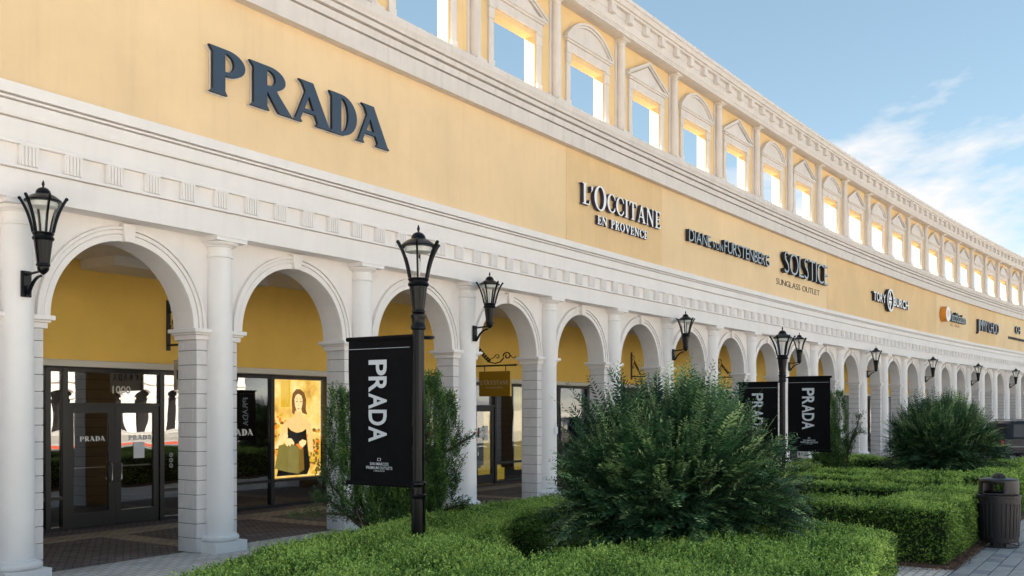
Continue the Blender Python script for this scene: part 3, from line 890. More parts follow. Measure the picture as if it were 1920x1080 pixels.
ROMAN = {
 'L': (0.64, [[(0, 0), (.60, 0), (.66, .27), (.62, .27), (.53, .06), (.29, .06), (.29, .94), (.40, .97), (.40, 1), (0, 1), (0, .97), (.11, .94), (.11, .06), (0, .03)]]),
 "'": (0.22, [[(.06, 1.02), (.20, 1.02), (.20, .86), (.06, .68), (.03, .71), (.10, .84), (.06, .86)]]),
 'O': (0.92, [arc(.46, .5, .46, .52, 0, 360, 36)[:-1], arc(.46, .5, .27, .465, 0, 360, 36)[:-1]]),
 'C': (0.80, [arc(.46, .5, .46, .52, 42, 318, 28) + [(.80, .30), (.76, .30)] + arc(.48, .5, .29, .455, 312, 48, 24) + [(.76, .70), (.80, .70)]]),
 'I': (0.40, [[(0, 0), (.40, 0), (.40, .03), (.29, .06), (.29, .94), (.40, .97), (.40, 1), (0, 1), (0, .97), (.11, .94), (.11, .06), (0, .03)]]),
 'T': (0.80, [[(.20, 0), (.60, 0), (.60, .03), (.49, .06), (.49, .94), (.66, .94), (.76, .74), (.80, .74), (.78, 1), (.02, 1), (0, .74), (.04, .74), (.14, .94), (.31, .94), (.31, .06), (.20, .03)]]),
 'A': (0.90, [[(0, 0), (.28, 0), (.28, .03), (.17, .06), (.25, .29), (.56, .29), (.65, .06), (.54, .03), (.54, 0), (.92, 0), (.92, .03), (.83, .06), (.49, 1.02), (.42, 1.02), (.10, .06), (0, .03)], [(.28, .36), (.53, .36), (.405, .73)]]),
 'N': (0.92, [[(0, 0), (.26, 0), (.26, .03), (.165, .06), (.165, .78), (.72, -.02), (.80, -.02), (.80, .94), (.90, .97), (.90, 1), (.62, 1), (.62, .97), (.725, .94), (.725, .30), (.25, 1), (0, 1), (0, .97), (.095, .92), (.095, .06), (0, .03)]]),
 'E': (0.68, [[(0, 0), (.64, 0), (.68, .27), (.64, .27), (.56, .06), (.29, .06), (.29, .49), (.46, .49), (.49, .39), (.53, .39), (.53, .65), (.49, .65), (.46, .55), (.29, .55), (.29, .94), (.52, .94), (.59, .76), (.63, .76), (.61, 1), (0, 1), (0, .97), (.11, .94), (.11, .06), (0, .03)]]),
 'P': (0.66, [[(0, 1)] + arc(.36, .73, .30, .27, 90, -90) + [(.29, .46), (.29, .06), (.40, .03), (.40, 0), (0, 0), (0, .03), (.11, .06), (.11, .94), (0, .97)], [(.29, .94)] + arc(.33, .73, .15, .21, 90, -90) + [(.29, .52)]]),
 'R': (0.80, [[(0, 1)] + arc(.36, .75, .28, .25, 90, -60) + [(.74, .06), (.84, .03), (.84, 0), (.62, 0), (.34, .48), (.29, .48), (.29, .06), (.40, .03), (.40, 0), (0, 0), (0, .03), (.11, .06), (.11, .94), (0, .97)], [(.29, .94)] + arc(.33, .75, .14, .19, 90, -90) + [(.29, .56)]]),
 'V': (0.88, [[(0, 1), (.38, 1), (.38, .97), (.27, .94), (.51, .27), (.74, .94), (.62, .97), (.62, 1), (.90, 1), (.90, .97), (.82, .94), (.48, -.02), (.41, -.02), (.08, .94), (0, .97)]]),
}
def curve_mesh(cu, mats, sx, sz, depth):
    # glyph in the xy plane -> local x along, z up, front face towards -y (outwards); material 0 front, 1 sides
    ob = bpy.data.objects.new('tmp', cu); COLL.objects.link(ob)
    me = bpy.data.meshes.new_from_object(ob)
    bpy.data.objects.remove(ob); bpy.data.curves.remove(cu)
    n = len(me.vertices)
    if n == 0: return None, 0, 0
    co = np.empty(n * 3, np.float32); me.vertices.foreach_get('co', co); co = co.reshape(-1, 3)
    zmin, zmax = co[:, 2].min(), co[:, 2].max()
    zz = (co[:, 2] - zmin) / max(zmax - zmin, 1e-6) * depth if depth else co[:, 2] * 0
    new = np.stack([co[:, 0] * sx, -zz, co[:, 1] * sz], 1)
    x0, x1 = new[:, 0].min(), new[:, 0].max()
    new[:, 0] -= x0
    me.vertices.foreach_set('co', new.ravel().astype(np.float32))
    me.materials.clear()
    for q in mats: me.materials.append(M[q])
    bm = bmesh.new(); bm.from_mesh(me)
    bmesh.ops.remove_doubles(bm, verts=bm.verts, dist=1e-6)
    bmesh.ops.recalc_face_normals(bm, faces=bm.faces)
    for f in bm.faces:
        f.material_index = 0 if (len(mats) == 1 or f.normal.y < -0.5) else 1
        f.smooth = False
    bm.to_mesh(me); bm.free()
    return me, x0, x1 - x0
def glyph(contours, mats, sx, sz, depth, off=0.0):
    cu = bpy.data.curves.new('glyph', 'CURVE'); cu.dimensions = '2D'; cu.fill_mode = 'BOTH'
    cu.extrude = 0.1 if depth else 0.0
    cu.offset = off
    for c in contours:
        sp = cu.splines.new('POLY'); sp.points.add(len(c) - 1)
        for i, (x, y) in enumerate(c): sp.points[i].co = (x, y, 0, 1)
        sp.use_cyclic_u = True
    return curve_mesh(cu, mats, sx, sz, depth)
_cache = {}
def bfont(chars, mats, sx, sz, depth, off=0.0):
    key = (chars, tuple(mats), round(sx, 4), round(sz, 4), depth, off)
    if key in _cache: return _cache[key]
    cu = bpy.data.curves.new('text', 'FONT'); cu.body = chars
    cu.extrude = 0.1 if depth else 0.0
    cu.offset = off
    cu.resolution_u = 4
    r = curve_mesh(cu, mats, sx, sz, depth)
    _cache[key] = r
    return r
CAPH = None
def cap_height():
    global CAPH
    if CAPH is None:
        cu = bpy.data.curves.new('t', 'FONT'); cu.body = 'H'
        ob = bpy.data.objects.new('t', cu); COLL.objects.link(ob)
        me = bpy.data.meshes.new_from_object(ob)
        CAPH = max(v.co.y for v in me.vertices)
        bpy.data.objects.remove(ob); bpy.data.curves.remove(cu); bpy.data.meshes.remove(me)
    return CAPH
def sans_line(text, parent, x0, x1, z0, h, mats, depth=0.0, off=0.0, y=0.0, name='letter', gap=0.12, word=0.42, heights=None):
    """row of single letters filling x0..x1 (parent's local x), baseline z0, capital height h"""
    ch_ = cap_height()
    ws = []
    for i, c in enumerate(text):
        if c == ' ': ws.append(None); continue
        hh = h * (heights[i] if heights else 1.0)
        me, mx, wd = bfont(c, mats, hh / ch_, hh / ch_, depth, off)
        ws.append((me, wd))
    tot = sum((q[1] if q else word * h) for q in ws) + gap * h * (len(ws) - 1)
    k = (x1 - x0) / tot
    x = x0
    for q in ws:
        if q is None: x += (word + gap) * h * k; continue
        o = obj(name, q[0], parent, (x, y, z0)); o.scale = (k, 1, 1)
        x += (q[1] + gap * h) * k
def flat_line(text, parent, cx, y, z0, width, h, m, off=0.0, name='lettering', rot=None):
    """a whole printed line as one flat mesh, centred on cx"""
    ch_ = cap_height()
    me, mx, wd = bfont(text, [m], 1.0, h / ch_, 0.0, off)
    o = obj(name, me, parent, (cx - width / 2, y, z0)); o.scale = (width / wd, 1, 1)
    if rot is not None:
        o.rotation_euler = rot
    return o
def sign_root(name, u, label, v=0.21, z=0.0, rel=None):
    e = empty(name, P(u, v, z), rotz(u)); tag(e, label, 'sign'); return e
# --- big serif sign over the doors
SG = sign_root('shop_sign', 4.46, 'large dark serif letters with pale backing high above the glass double doors')
hz = 0.655; zb = 6.515
for c, a, b in (('P', 2.575, 3.285), ('R', 3.30, 4.14), ('A', 4.14, 4.985), ('D', 4.93, 5.60), ('A', 5.55, 6.39)):
    wd, cs = HEAVY[c]
    me, x0_, w_ = glyph(cs, ['navy', 'blackside'], (b - a) / 1.02, hz, 0.045)
    lt = obj('letter', me, SG, (a - 4.46, -0.045, zb))
    me2, _, _ = glyph(cs, ['greyback', 'greyback'], (b - a) / 1.02, hz, 0.022, 0.006)
    obj('letter_back', me2, lt, (-0.006, 0.040, -0.008))
# --- white roman sign
S2 = sign_root('shop_sign', 14.9, 'white roman letters in two lines on a darker ochre panel')
def roman_line(text, parent, x0, x1, z0, h, mats, depth, y, big=None, gap=0.10, word=0.45, off=0.0):
    ws = []
    for i, c in enumerate(text):
        s = big.get(i, 1.0) if big else 1.0
        ws.append(None if c == ' ' else (c, s, ROMAN[c][0] * h * s))
    tot = sum((q[2] if q else word * h) for q in ws) + gap * h * (len(ws) - 1)
    k = (x1 - x0) / tot; x = x0
    for q in ws:
        if q is None: x += (word + gap) * h * k; continue
        me, _, _ = glyph(ROMAN[q[0]][1], mats, h * q[1] * k, h * q[1], depth, off)
        zo = z0 - (q[1] - 1) * h * 0.35
        if q[0] == "'": zo = z0
        obj('letter', me, parent, (x, y, zo)); x += (q[2] + gap * h) * k
roman_line("L'OCCITANE", S2, 12.975 - 14.9, 16.99 - 14.9, 6.79, 0.44, ['whiteface', 'purpleside'], 0.09, -0.02, {0: 1.1, 2: 1.28})
roman_line('EN PROVENCE', S2, 13.70 - 14.9, 16.26 - 14.9, 6.42, 0.20, ['whiteface', 'purpleside'], 0.07, -0.02, gap=0.13, off=0.02)
# --- pale deep box letters, three words
S3 = sign_root('shop_sign', 21.66, 'pale blue box letters in three words with a small middle word')
t3 = 'DIANE VON FURSTENBERG'
sans_line(t3, S3, 18.72 - 21.66, 24.85 - 21.66, 6.74, 0.33, ['paleface', 'blackside'], 0.11, -0.004, -0.02, heights=[1] * 6 + [.62] * 3 + [1.12] * 12, gap=0.13, word=0.05)
# --- tall narrow deep letters
S4 = sign_root('shop_sign', 28.1, 'tall narrow deep black letters above a thin dark printed line')
sans_line('SOLSTICE', S4, 26.1 - 28.1, 30.60 - 28.1, 6.70, 0.75, ['paleface', 'blackside'], 0.15, -0.014, -0.02, gap=0.10)
sans_line('SUNGLASS OUTLET', S4, 25.76 - 28.1, 30.12 - 28.1, 6.29, 0.20, ['darkprint'], 0.01, -0.005, 0.008, gap=0.10)
# --- round emblem between two words
S5 = sign_root('shop_sign', 38.9, 'pale letters left and right of a tall round emblem with crossed bars')
sans_line('TORY', S5, 36.42 - 38.9, 38.12 - 38.9, 6.70, 0.37, ['whiteface', 'blackside'], 0.12, 0.02, -0.02, gap=0.10)
sans_line('BURCH', S5, 39.30 - 38.9, 41.6 - 38.9, 6.70, 0.37, ['whiteface', 'blackside'], 0.12, 0.02, -0.02, gap=0.10)
zc = 6.885; rx_, rz_ = 0.50, 0.50
me, _, _ = glyph([arc(0, 0, 1, 1, 0, 360, 40)[:-1], arc(0, 0, .82, .82, 0, 360, 40)[:-1]], ['whiteface', 'blackside'], rx_, rz_, 0.16)
em = obj('emblem_ring', me, S5, (38.70 - 38.9 - rx_, -0.02, zc))
me, _, _ = glyph([arc(0, 0, .82, .82, 0, 360, 40)[:-1]], ['blackside', 'blackside'], rx_, rz_, 0.10)
obj('emblem_disc', me, S5, (38.70 - 38.9 - rx_ * .82, -0.02, zc))
tee = [(-.09, .04), (-.09, .30), (-.30, .30), (-.30, .12), (-.46, .12), (-.46, .48), (.46, .48), (.46, .12), (.30, .12), (.30, .30), (.09, .30), (.09, .04)]
tee = [(-.46, .05), (.46, .05), (.46, .40), (.28, .40), (.28, .22), (.13, .22), (.13, .58), (.24, .74), (-.24, .74), (-.13, .58), (-.13, .22), (-.28, .22), (-.28, .40), (-.46, .40)]
me, _, _ = glyph([tee, [(x, -y_) for x, y_ in tee]], ['whiteface', 'blackside'], rx_, rz_, 0.035)
obj('emblem_bars', me, S5, (38.70 - 38.9 - rx_ * .46, -0.121, zc))
# --- orange disc sign
S6 = sign_root('shop_sign', 49.5, 'orange sided white disc beside narrow grey letters and a faint red line')
me, _, _ = glyph([arc(0, 0, 1, 1, 0, 360, 32)[:-1]], ['whiteface', 'orange'], 0.43, 0.39, 0.30)
ds = obj('disc', me, S6, (47.55 - 49.5, -0.02, 6.99))
flat_line('W', ds, 0.43, -0.303, -0.17, 0.46, 0.36, 'orange', 0.01, 'letter')
sans_line('WatchStation', S6, 48.45 - 49.5, 52.1 - 49.5, 6.73, 0.50, ['paleface', 'blackside'], 0.16, 0.0, -0.02, gap=0.06)
sans_line('N.T. FINAL', S6, 49.6 - 49.5, 51.5 - 49.5, 6.50, 0.13, ['redprint'], 0.008, 0.0, 0.008, gap=0.1)
S7 = sign_root('shop_sign', 57.2, 'narrow black sided outlined letters in two words, second sign from the right edge')
sans_line('JIMMY CHOO', S7, 54.9 - 57.2, 59.7 - 57.2, 6.61, 0.65, ['paleface', 'purpleside'], 0.13, -0.01, -0.02, gap=0.06, word=.2)
S8 = sign_root('shop_sign', 64.7, 'two tall letters over a small dark line at the right edge of the wall')
sans_line('CH', S8, 64.15 - 64.7, 65.35 - 64.7, 6.98, 0.47, ['paleface', 'blackside'], 0.08, 0.0, -0.02, gap=0.1)
sans_line('CAROLINA HERRERA', S8, 62.55 - 64.7, 67.0 - 64.7, 6.54, 0.15, ['blackside', 'blackside'], 0.05, 0.02, -0.01, gap=0.12)

# --- print on the first shopfront
def fprint(text, u, z, width, h, m='whiteprint', parent=None, vv=VS + 0.012, off=0.0, nm='lettering'):
    e = flat_line(text, None, 0, 0, 0, width, h, m, off, nm)
    e.location = P(u, vv, z); e.rotation_euler = (0, 0, rotz(u)); e.parent = parent if parent else shop
    return e
fprint('1000', 3.92, 2.335, 0.36, 0.125, 'cream', off=0.01)
def heavy_print(u, z, h, vv):
    e = empty('lettering_row'); 
    bpy.data.objects.remove(e)
    x = 0; mb = []
    for c in 'PRADA':
        wd, cs = HEAVY[c]
        me, _, w_ = glyph(cs, ['whiteprint'], h * 1.1, h, 0.0)
        o = obj('lettering', me, shop, P(u + x, vv, z), rotz(u)); x += w_ + h * 0.05
for (u, z, h) in ((3.30, 1.50, 0.085), (4.24, 1.50, 0.085), (6.33, 1.52, 0.13)):
    heavy_print(u, z, h, VS + 0.012)
q = MB(); q.fbox(4.34, 4.56, VS + 0.0075, VS + 0.0095, 1.17, 1.46); tag(obj('paper_notice', q.mesh('paper_notice', 'paper')), 'white paper sheet taped inside the right glass door', 'notice')
for z in (1.20, 1.10, 1.0):
    me, _, _ = glyph([arc(0, 0, 1, 1, 0, 360, 20)[:-1], arc(0, 0, .78, .78, 0, 360, 20)[:-1], [(-.4, -.5), (-.25, -.55), (.45, .45), (.3, .55)]], ['whiteprint'], 0.038, 0.038, 0)
    obj('sticker', me, shop, P(5.09, VS + 0.0075, z), rotz(5.1))
# second shopfront: yellow banner, notices and yellow displays
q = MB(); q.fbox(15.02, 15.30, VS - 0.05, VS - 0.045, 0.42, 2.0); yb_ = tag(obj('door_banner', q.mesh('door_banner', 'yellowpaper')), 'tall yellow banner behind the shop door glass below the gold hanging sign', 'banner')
fprint('Welc', 15.16, 1.80, 0.22, 0.11, 'darkprint', vv=VS - 0.042)
fprint('FREE', 15.16, 1.38, 0.20, 0.085, 'darkprint', vv=VS - 0.042)
fprint('MAG', 15.16, 1.24, 0.18, 0.085, 'darkprint', vv=VS - 0.042)
for (a_, b_, c_, d_, lab_) in ((14.72, 14.92, 1.28, 1.55, 'larger white notice at the left of the shop door under the gold hanging sign'), (14.94, 15.10, 1.20, 1.38, 'lower small white notice on the shop door under the gold hanging sign'), (14.94, 15.10, 1.40, 1.60, 'upper small white notice on the shop door under the gold hanging sign')):
    q = MB(); q.fbox(a_, b_, VS + 0.032, VS + 0.034, c_, d_); tag(obj('paper_notice', q.mesh('paper_notice', 'paper')), lab_, 'notice')
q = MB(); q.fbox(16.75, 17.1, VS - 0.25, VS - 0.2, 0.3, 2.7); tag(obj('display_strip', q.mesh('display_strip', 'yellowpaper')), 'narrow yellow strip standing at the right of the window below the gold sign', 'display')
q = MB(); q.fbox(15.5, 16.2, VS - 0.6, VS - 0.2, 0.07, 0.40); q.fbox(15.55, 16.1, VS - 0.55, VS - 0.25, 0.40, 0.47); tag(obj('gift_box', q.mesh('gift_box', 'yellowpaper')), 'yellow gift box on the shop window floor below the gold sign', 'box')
q = MB(); q.fbox(11.0, 12.0, VS - 0.3, VS - 0.28, 1.9, 2.6); tag(obj('amber_panel', q.mesh('amber_panel', 'poster')), 'amber lit panel in the shop window behind the near banner', 'display')

# --- lit fashion poster behind the window of the second bay (flat print)
PU0, PU1, PZ0, PZ1 = 7.60, 9.05, 0.595, 2.68
po = empty('window_poster', P(PU0, VS - 0.09, PZ0), rotz(PU0 + .7))
tag(po, 'backlit golden poster of a woman holding an olive handbag, in the shop window', 'poster')
PWd, PHt = PU1 - PU0, PZ1 - PZ0
q = MB(); q.box(0, PWd, 0, 0.05, 0, PHt); obj('print', q.mesh('print', 'poster'), po)
def pshape(name, pts, m, layer):
    me, x0_, _ = glyph([pts], [m], PWd, PHt, 0.0)
    obj(name, me, po, (min(p[0] for p in pts) * PWd, -0.002 - 0.0015 * layer, 0))
def blob(cx, cy, rx, ry, n=18, jit=0.25, rs=random.Random(5)):
    return [(min(max(cx + rx * math.cos(2 * math.pi * i / n) * (1 + rs.uniform(-jit, jit)), .005), .995), min(max(cy + ry * math.sin(2 * math.pi * i / n) * (1 + rs.uniform(-jit, jit)), .005), .995)) for i in range(n)]
rs = random.Random(9)
for i in range(60):
    pshape('leaves', blob(rs.uniform(.03, .36), rs.uniform(.15, .66), rs.uniform(.012, .05), rs.uniform(.01, .03)), rs.choice(['prust', 'prust', 'pgold', 'pdark']), 0.2 + 0.012 * i)
for i in range(60):
    pshape('leaves', blob(rs.uniform(.74, .97), rs.uniform(.03, .48), rs.uniform(.012, .05), rs.uniform(.008, .028)), rs.choice(['pgold', 'pgold', 'pdark', 'pdark', 'prust']), 0.2 + 0.012 * i)
pshape('column_print', [(.20, .72), (.38, .72), (.38, .99), (.20, .99)], 'pgold', 0.1)
pshape('dress', [(.33, .52), (.40, .48), (.50, .455), (.60, .47), (.70, .50), (.72, .36), (.78, .10), (.72, .02), (.12, .02), (.20, .20), (.34, .36)], 'pblack', 1.2)
pshape('shoulders', [(.10, .33), (.06, .30), (.16, .42), (.26, .56), (.34, .60), (.46, .63), (.48, .67), (.60, .67), (.61, .62), (.74, .58), (.80, .54), (.83, .40), (.84, .25), (.76, .25), (.74, .40), (.72, .50), (.62, .465), (.52, .455), (.42, .475), (.34, .52), (.30, .46), (.24, .38), (.16, .31)], 'skin', 2)
pshape('arm_print', [(.06, .30), (.14, .36), (.25, .44), (.30, .48), (.34, .42), (.22, .34), (.14, .30)], 'skinlight', 2.4)
pshape('hair', [(.42, .66), (.41, .78), (.43, .86), (.50, .905), (.58, .905), (.66, .87), (.70, .80), (.69, .70), (.72, .64), (.62, .66), (.60, .70), (.48, .68), (.46, .64)], 'hair', 2.6)
pshape('face', [(.462, .80), (.475, .735), (.505, .685), (.545, .668), (.59, .685), (.62, .74), (.625, .80), (.60, .84), (.54, .858), (.49, .84)], 'skinlight', 3)
for (a, b) in ((.485, .535), (.56, .61)):
    pshape('eye', [(a, .775), ((a + b) / 2, .785), (b, .777), ((a + b) / 2, .768)], 'feature', 3.5)
    pshape('brow', [(a - .01, .797), ((a + b) / 2, .81), (b + .01, .802), ((a + b) / 2, .803)], 'feature', 3.5)
pshape('mouth', [(.515, .703), (.545, .712), (.575, .705), (.545, .695)], 'plip', 3.5)
pshape('nose', [(.535, .735), (.547, .765), (.556, .735)], 'skin', 3.5)
pshape('bag', [(.08, .10), (.16, .33), (.38, .355), (.56, .30), (.64, .29), (.66, .07), (.54, .03), (.30, .06)], 'bag', 4)
pshape('bag_side', [(.56, .30), (.64, .29), (.66, .07), (.54, .03)], 'pdark', 4.4)
pshape('hand', [(.27, .36), (.33, .40), (.40, .40), (.46, .355), (.45, .33), (.40, .345), (.38, .315), (.35, .335), (.32, .315), (.29, .34)], 'skinlight', 4.8)
pshape('hand', [(.55, .36), (.62, .385), (.70, .37), (.69, .335), (.62, .30), (.57, .32)], 'skinlight', 4.8)
pshape('scarf', [(.48, .34), (.56, .345), (.64, .30), (.58, .28)], 'prust', 4.7)

# ================================================================== LANTERNS
HB = 0.0
def lantern_head():
    d = {}
    m = MB()
    m.lathe([(0.004, 1.085), (0.013, 1.06), (0.018, 1.035), (0.010, 1.015), (0.012, 1.0)], 12)
    m.lathe([(0.012, 1.0), (0.03, 0.998), (0.055, 0.985), (0.078, 0.958), (0.086, 0.925), (0.098, 0.918), (0.135, 0.90), (0.175, 0.872), (0.205, 0.845), (0.208, 0.83), (0.195, 0.826), (0.05, 0.828)], 32)
    d['cap'] = m.mesh('lantern_cap', 'black', True)
    m = MB()
    pts = []
    for i in range(9):
        q = i / 8
        z = 0.47 + 0.40 * q
        r = 0.112 + 0.075 * q + 0.070 * q ** 2.6
        pts.append((r, z))
    w_ = 0.011
    for i in range(8):
        (r0, z0), (r1, z1) = pts[i], pts[i + 1]
        t0 = 0.030 + 0.006 * i / 8; t1 = 0.030 + 0.006 * (i + 1) / 8
        m.hexa([(r0 - t0 / 2, -w_, z0), (r0 + t0 / 2, -w_, z0), (r0 + t0 / 2, w_, z0), (r0 - t0 / 2, w_, z0), (r1 - t1 / 2, -w_, z1), (r1 + t1 / 2, -w_, z1), (r1 + t1 / 2, w_, z1), (r1 - t1 / 2, w_, z1)])
    m.lathe([(0.012, -0.013), (0.021, -0.006), (0.021, 0.006), (0.012, 0.013)], 10, mat4=Matrix.Translation((0.258, 0, 0.868)) @ Matrix.Rotation(R(90), 4, 'X'))
    d['rib'] = m.mesh('rib', 'black', True)
    m = MB()
    for k in range(6):
        a0 = math.pi / 3 * k; a1 = a0 + math.pi / 3
        ra, rb = 0.100, 0.187
        m.face([(ra * math.cos(a0), ra * math.sin(a0), 0.475), (ra * math.cos(a1), ra * math.sin(a1), 0.475), (rb * math.cos(a1), rb * math.sin(a1), 0.83), (rb * math.cos(a0), rb * math.sin(a0), 0.83)])
    d['pane'] = m.mesh('pane', 'lampglass', fix=False)
    m = MB()
    m.lathe([(0.150, 0.770), (0.157, 0.80), (0.158, 0.824), (0.06, 0.825)], 24)
    d['reflector'] = m.mesh('reflector', 'reflector', True)
    m = MB(); m.lathe([(0.016, 0.47), (0.020, 0.50), (0.020, 0.66), (0.012, 0.70)], 14)
    d['bulb'] = m.mesh('bulb', 'reflector', True)
    m = MB()
    m.lathe([(0.118, 0.468), (0.122, 0.455), (0.112, 0.44), (0.108, 0.425), (0.118, 0.415), (0.123, 0.398), (0.116, 0.382), (0.104, 0.372)], 28)
    m.lathe([(0.103, 0.372), (0.070, 0.105)], 28, flute=1, fd=0.06)
    m.lathe([(0.074, 0.106), (0.079, 0.095), (0.079, 0.08), (0.066, 0.066), (0.064, 0.03), (0.048, 0.006), (0.030, -0.012), (0.016, -0.022), (0.004, -0.03)], 24)
    d['holder'] = m.mesh('holder', 'black', True)
    return d
LH = lantern_head()
def add_head(root, x=0, y=0, z=0, sc=1.0, rot=0.26):
    def pl(nm, key, rz=0.0):
        o = obj(nm, LH[key], root, (x, y, z), rz); o.scale = (sc, sc, sc); return o
    pl('lantern_cap', 'cap')
    for k in range(6): pl('rib', 'rib', rot + math.pi / 3 * k)
    pl('pane', 'pane', rot); pl('reflector', 'reflector'); pl('bulb', 'bulb'); pl('holder', 'holder')
m = MB()
m.box(-0.062, 0.062, -0.0, 0.03, -0.262, 0.045)
m.box(-0.045, 0.045, -0.012, 0.0, -0.25, 0.033)
m.box(-0.014, 0.014, -0.03, -0.012, -0.20, -0.13)
plate_me = bev(m.mesh('wall_plate', 'black'), 0.005)
m = MB()
m.tube([(0, 0, 0.0), (0, -0.30, 0.022)], 0.015, 8)
pts = [(0, -0.01, -0.235)]
for i in range(9):
    q = i / 8
    pts.append((0, -0.03 - 0.27 * q, -0.235 + 0.20 * (1 - (1 - q) ** 2.2)))
m.tube(pts, 0.024, 8, r1=0.016)
arm_me = m.mesh('bracket_arm', 'black', True)
wl_lab = {0: 'black wall lantern on the leftmost column, beside the glass doors', 3: 'black wall lantern on the column just right of the near lamp post',
          6: 'black wall lantern above the large round shrub', 9: 'black wall lantern right behind the far lamp post', 12: 'black wall lantern on the first column right of the far lamp post banners',
          15: 'black wall lantern left of centre above the far round shrub', 18: 'black wall lantern above the right side of the far round shrub', 21: 'black wall lantern nearest the right edge, above the parked vehicle'}
for i, lab in wl_lab.items():
    u = i * L
    e = empty('wall_lantern', P(u, 0.0, 3.62), rotz(u)); tag(e, lab, 'lantern', 'wall lanterns on the arcade columns')
    obj('wall_plate', plate_me, e, (0, -0.215, 0.02)); obj('bracket_arm', arm_me, e, (0, -0.215, 0.02))
    add_head(e, 0, -0.555, 0.02, 0.985)

# ---- lamp posts
def lamp_post(X, Y, top, label, arms, sc, rz):
    e = empty('lamp_post', (X, Y, 0), rz); tag(e, label, 'lamp post')
    zh = top - 1.085 * sc
    add_head(e, 0, 0, zh, sc, rot=0.35)
    m = MB()
    m.lathe([(0.062, zh + 0.06), (0.078, zh + 0.045), (0.080, zh + 0.02), (0.070, zh + 0.0), (0.072, zh - 0.06), (0.080, zh - 0.075), (0.080, zh - 0.10), (0.064, zh - 0.115)], 24)
    zl = 1.28
    m.lathe([(0.062, zh - 0.113), (0.064, zl + 0.02)], 24, flute=1, fd=0.07)
    m.lathe([(0.064, zl + 0.03), (0.078, zl + 0.02), (0.084, zl), (0.078, zl - 0.02), (0.070, zl - 0.03), (0.070, zl - 0.10), (0.080, zl - 0.11), (0.080, zl - 0.14), (0.073, zl - 0.15)], 24)
    m.lathe([(0.072, zl - 0.15), (0.078, 0.3)], 24, flute=1, fd=0.06)
    m.lathe([(0.085, 0.32), (0.11, 0.28), (0.12, 0.12), (0.15, 0.08), (0.16, 0.02), (0.16, 0.0)], 24)
    obj('pole', m.mesh('pole', 'black', True), e)
    return e
ban_arm = None
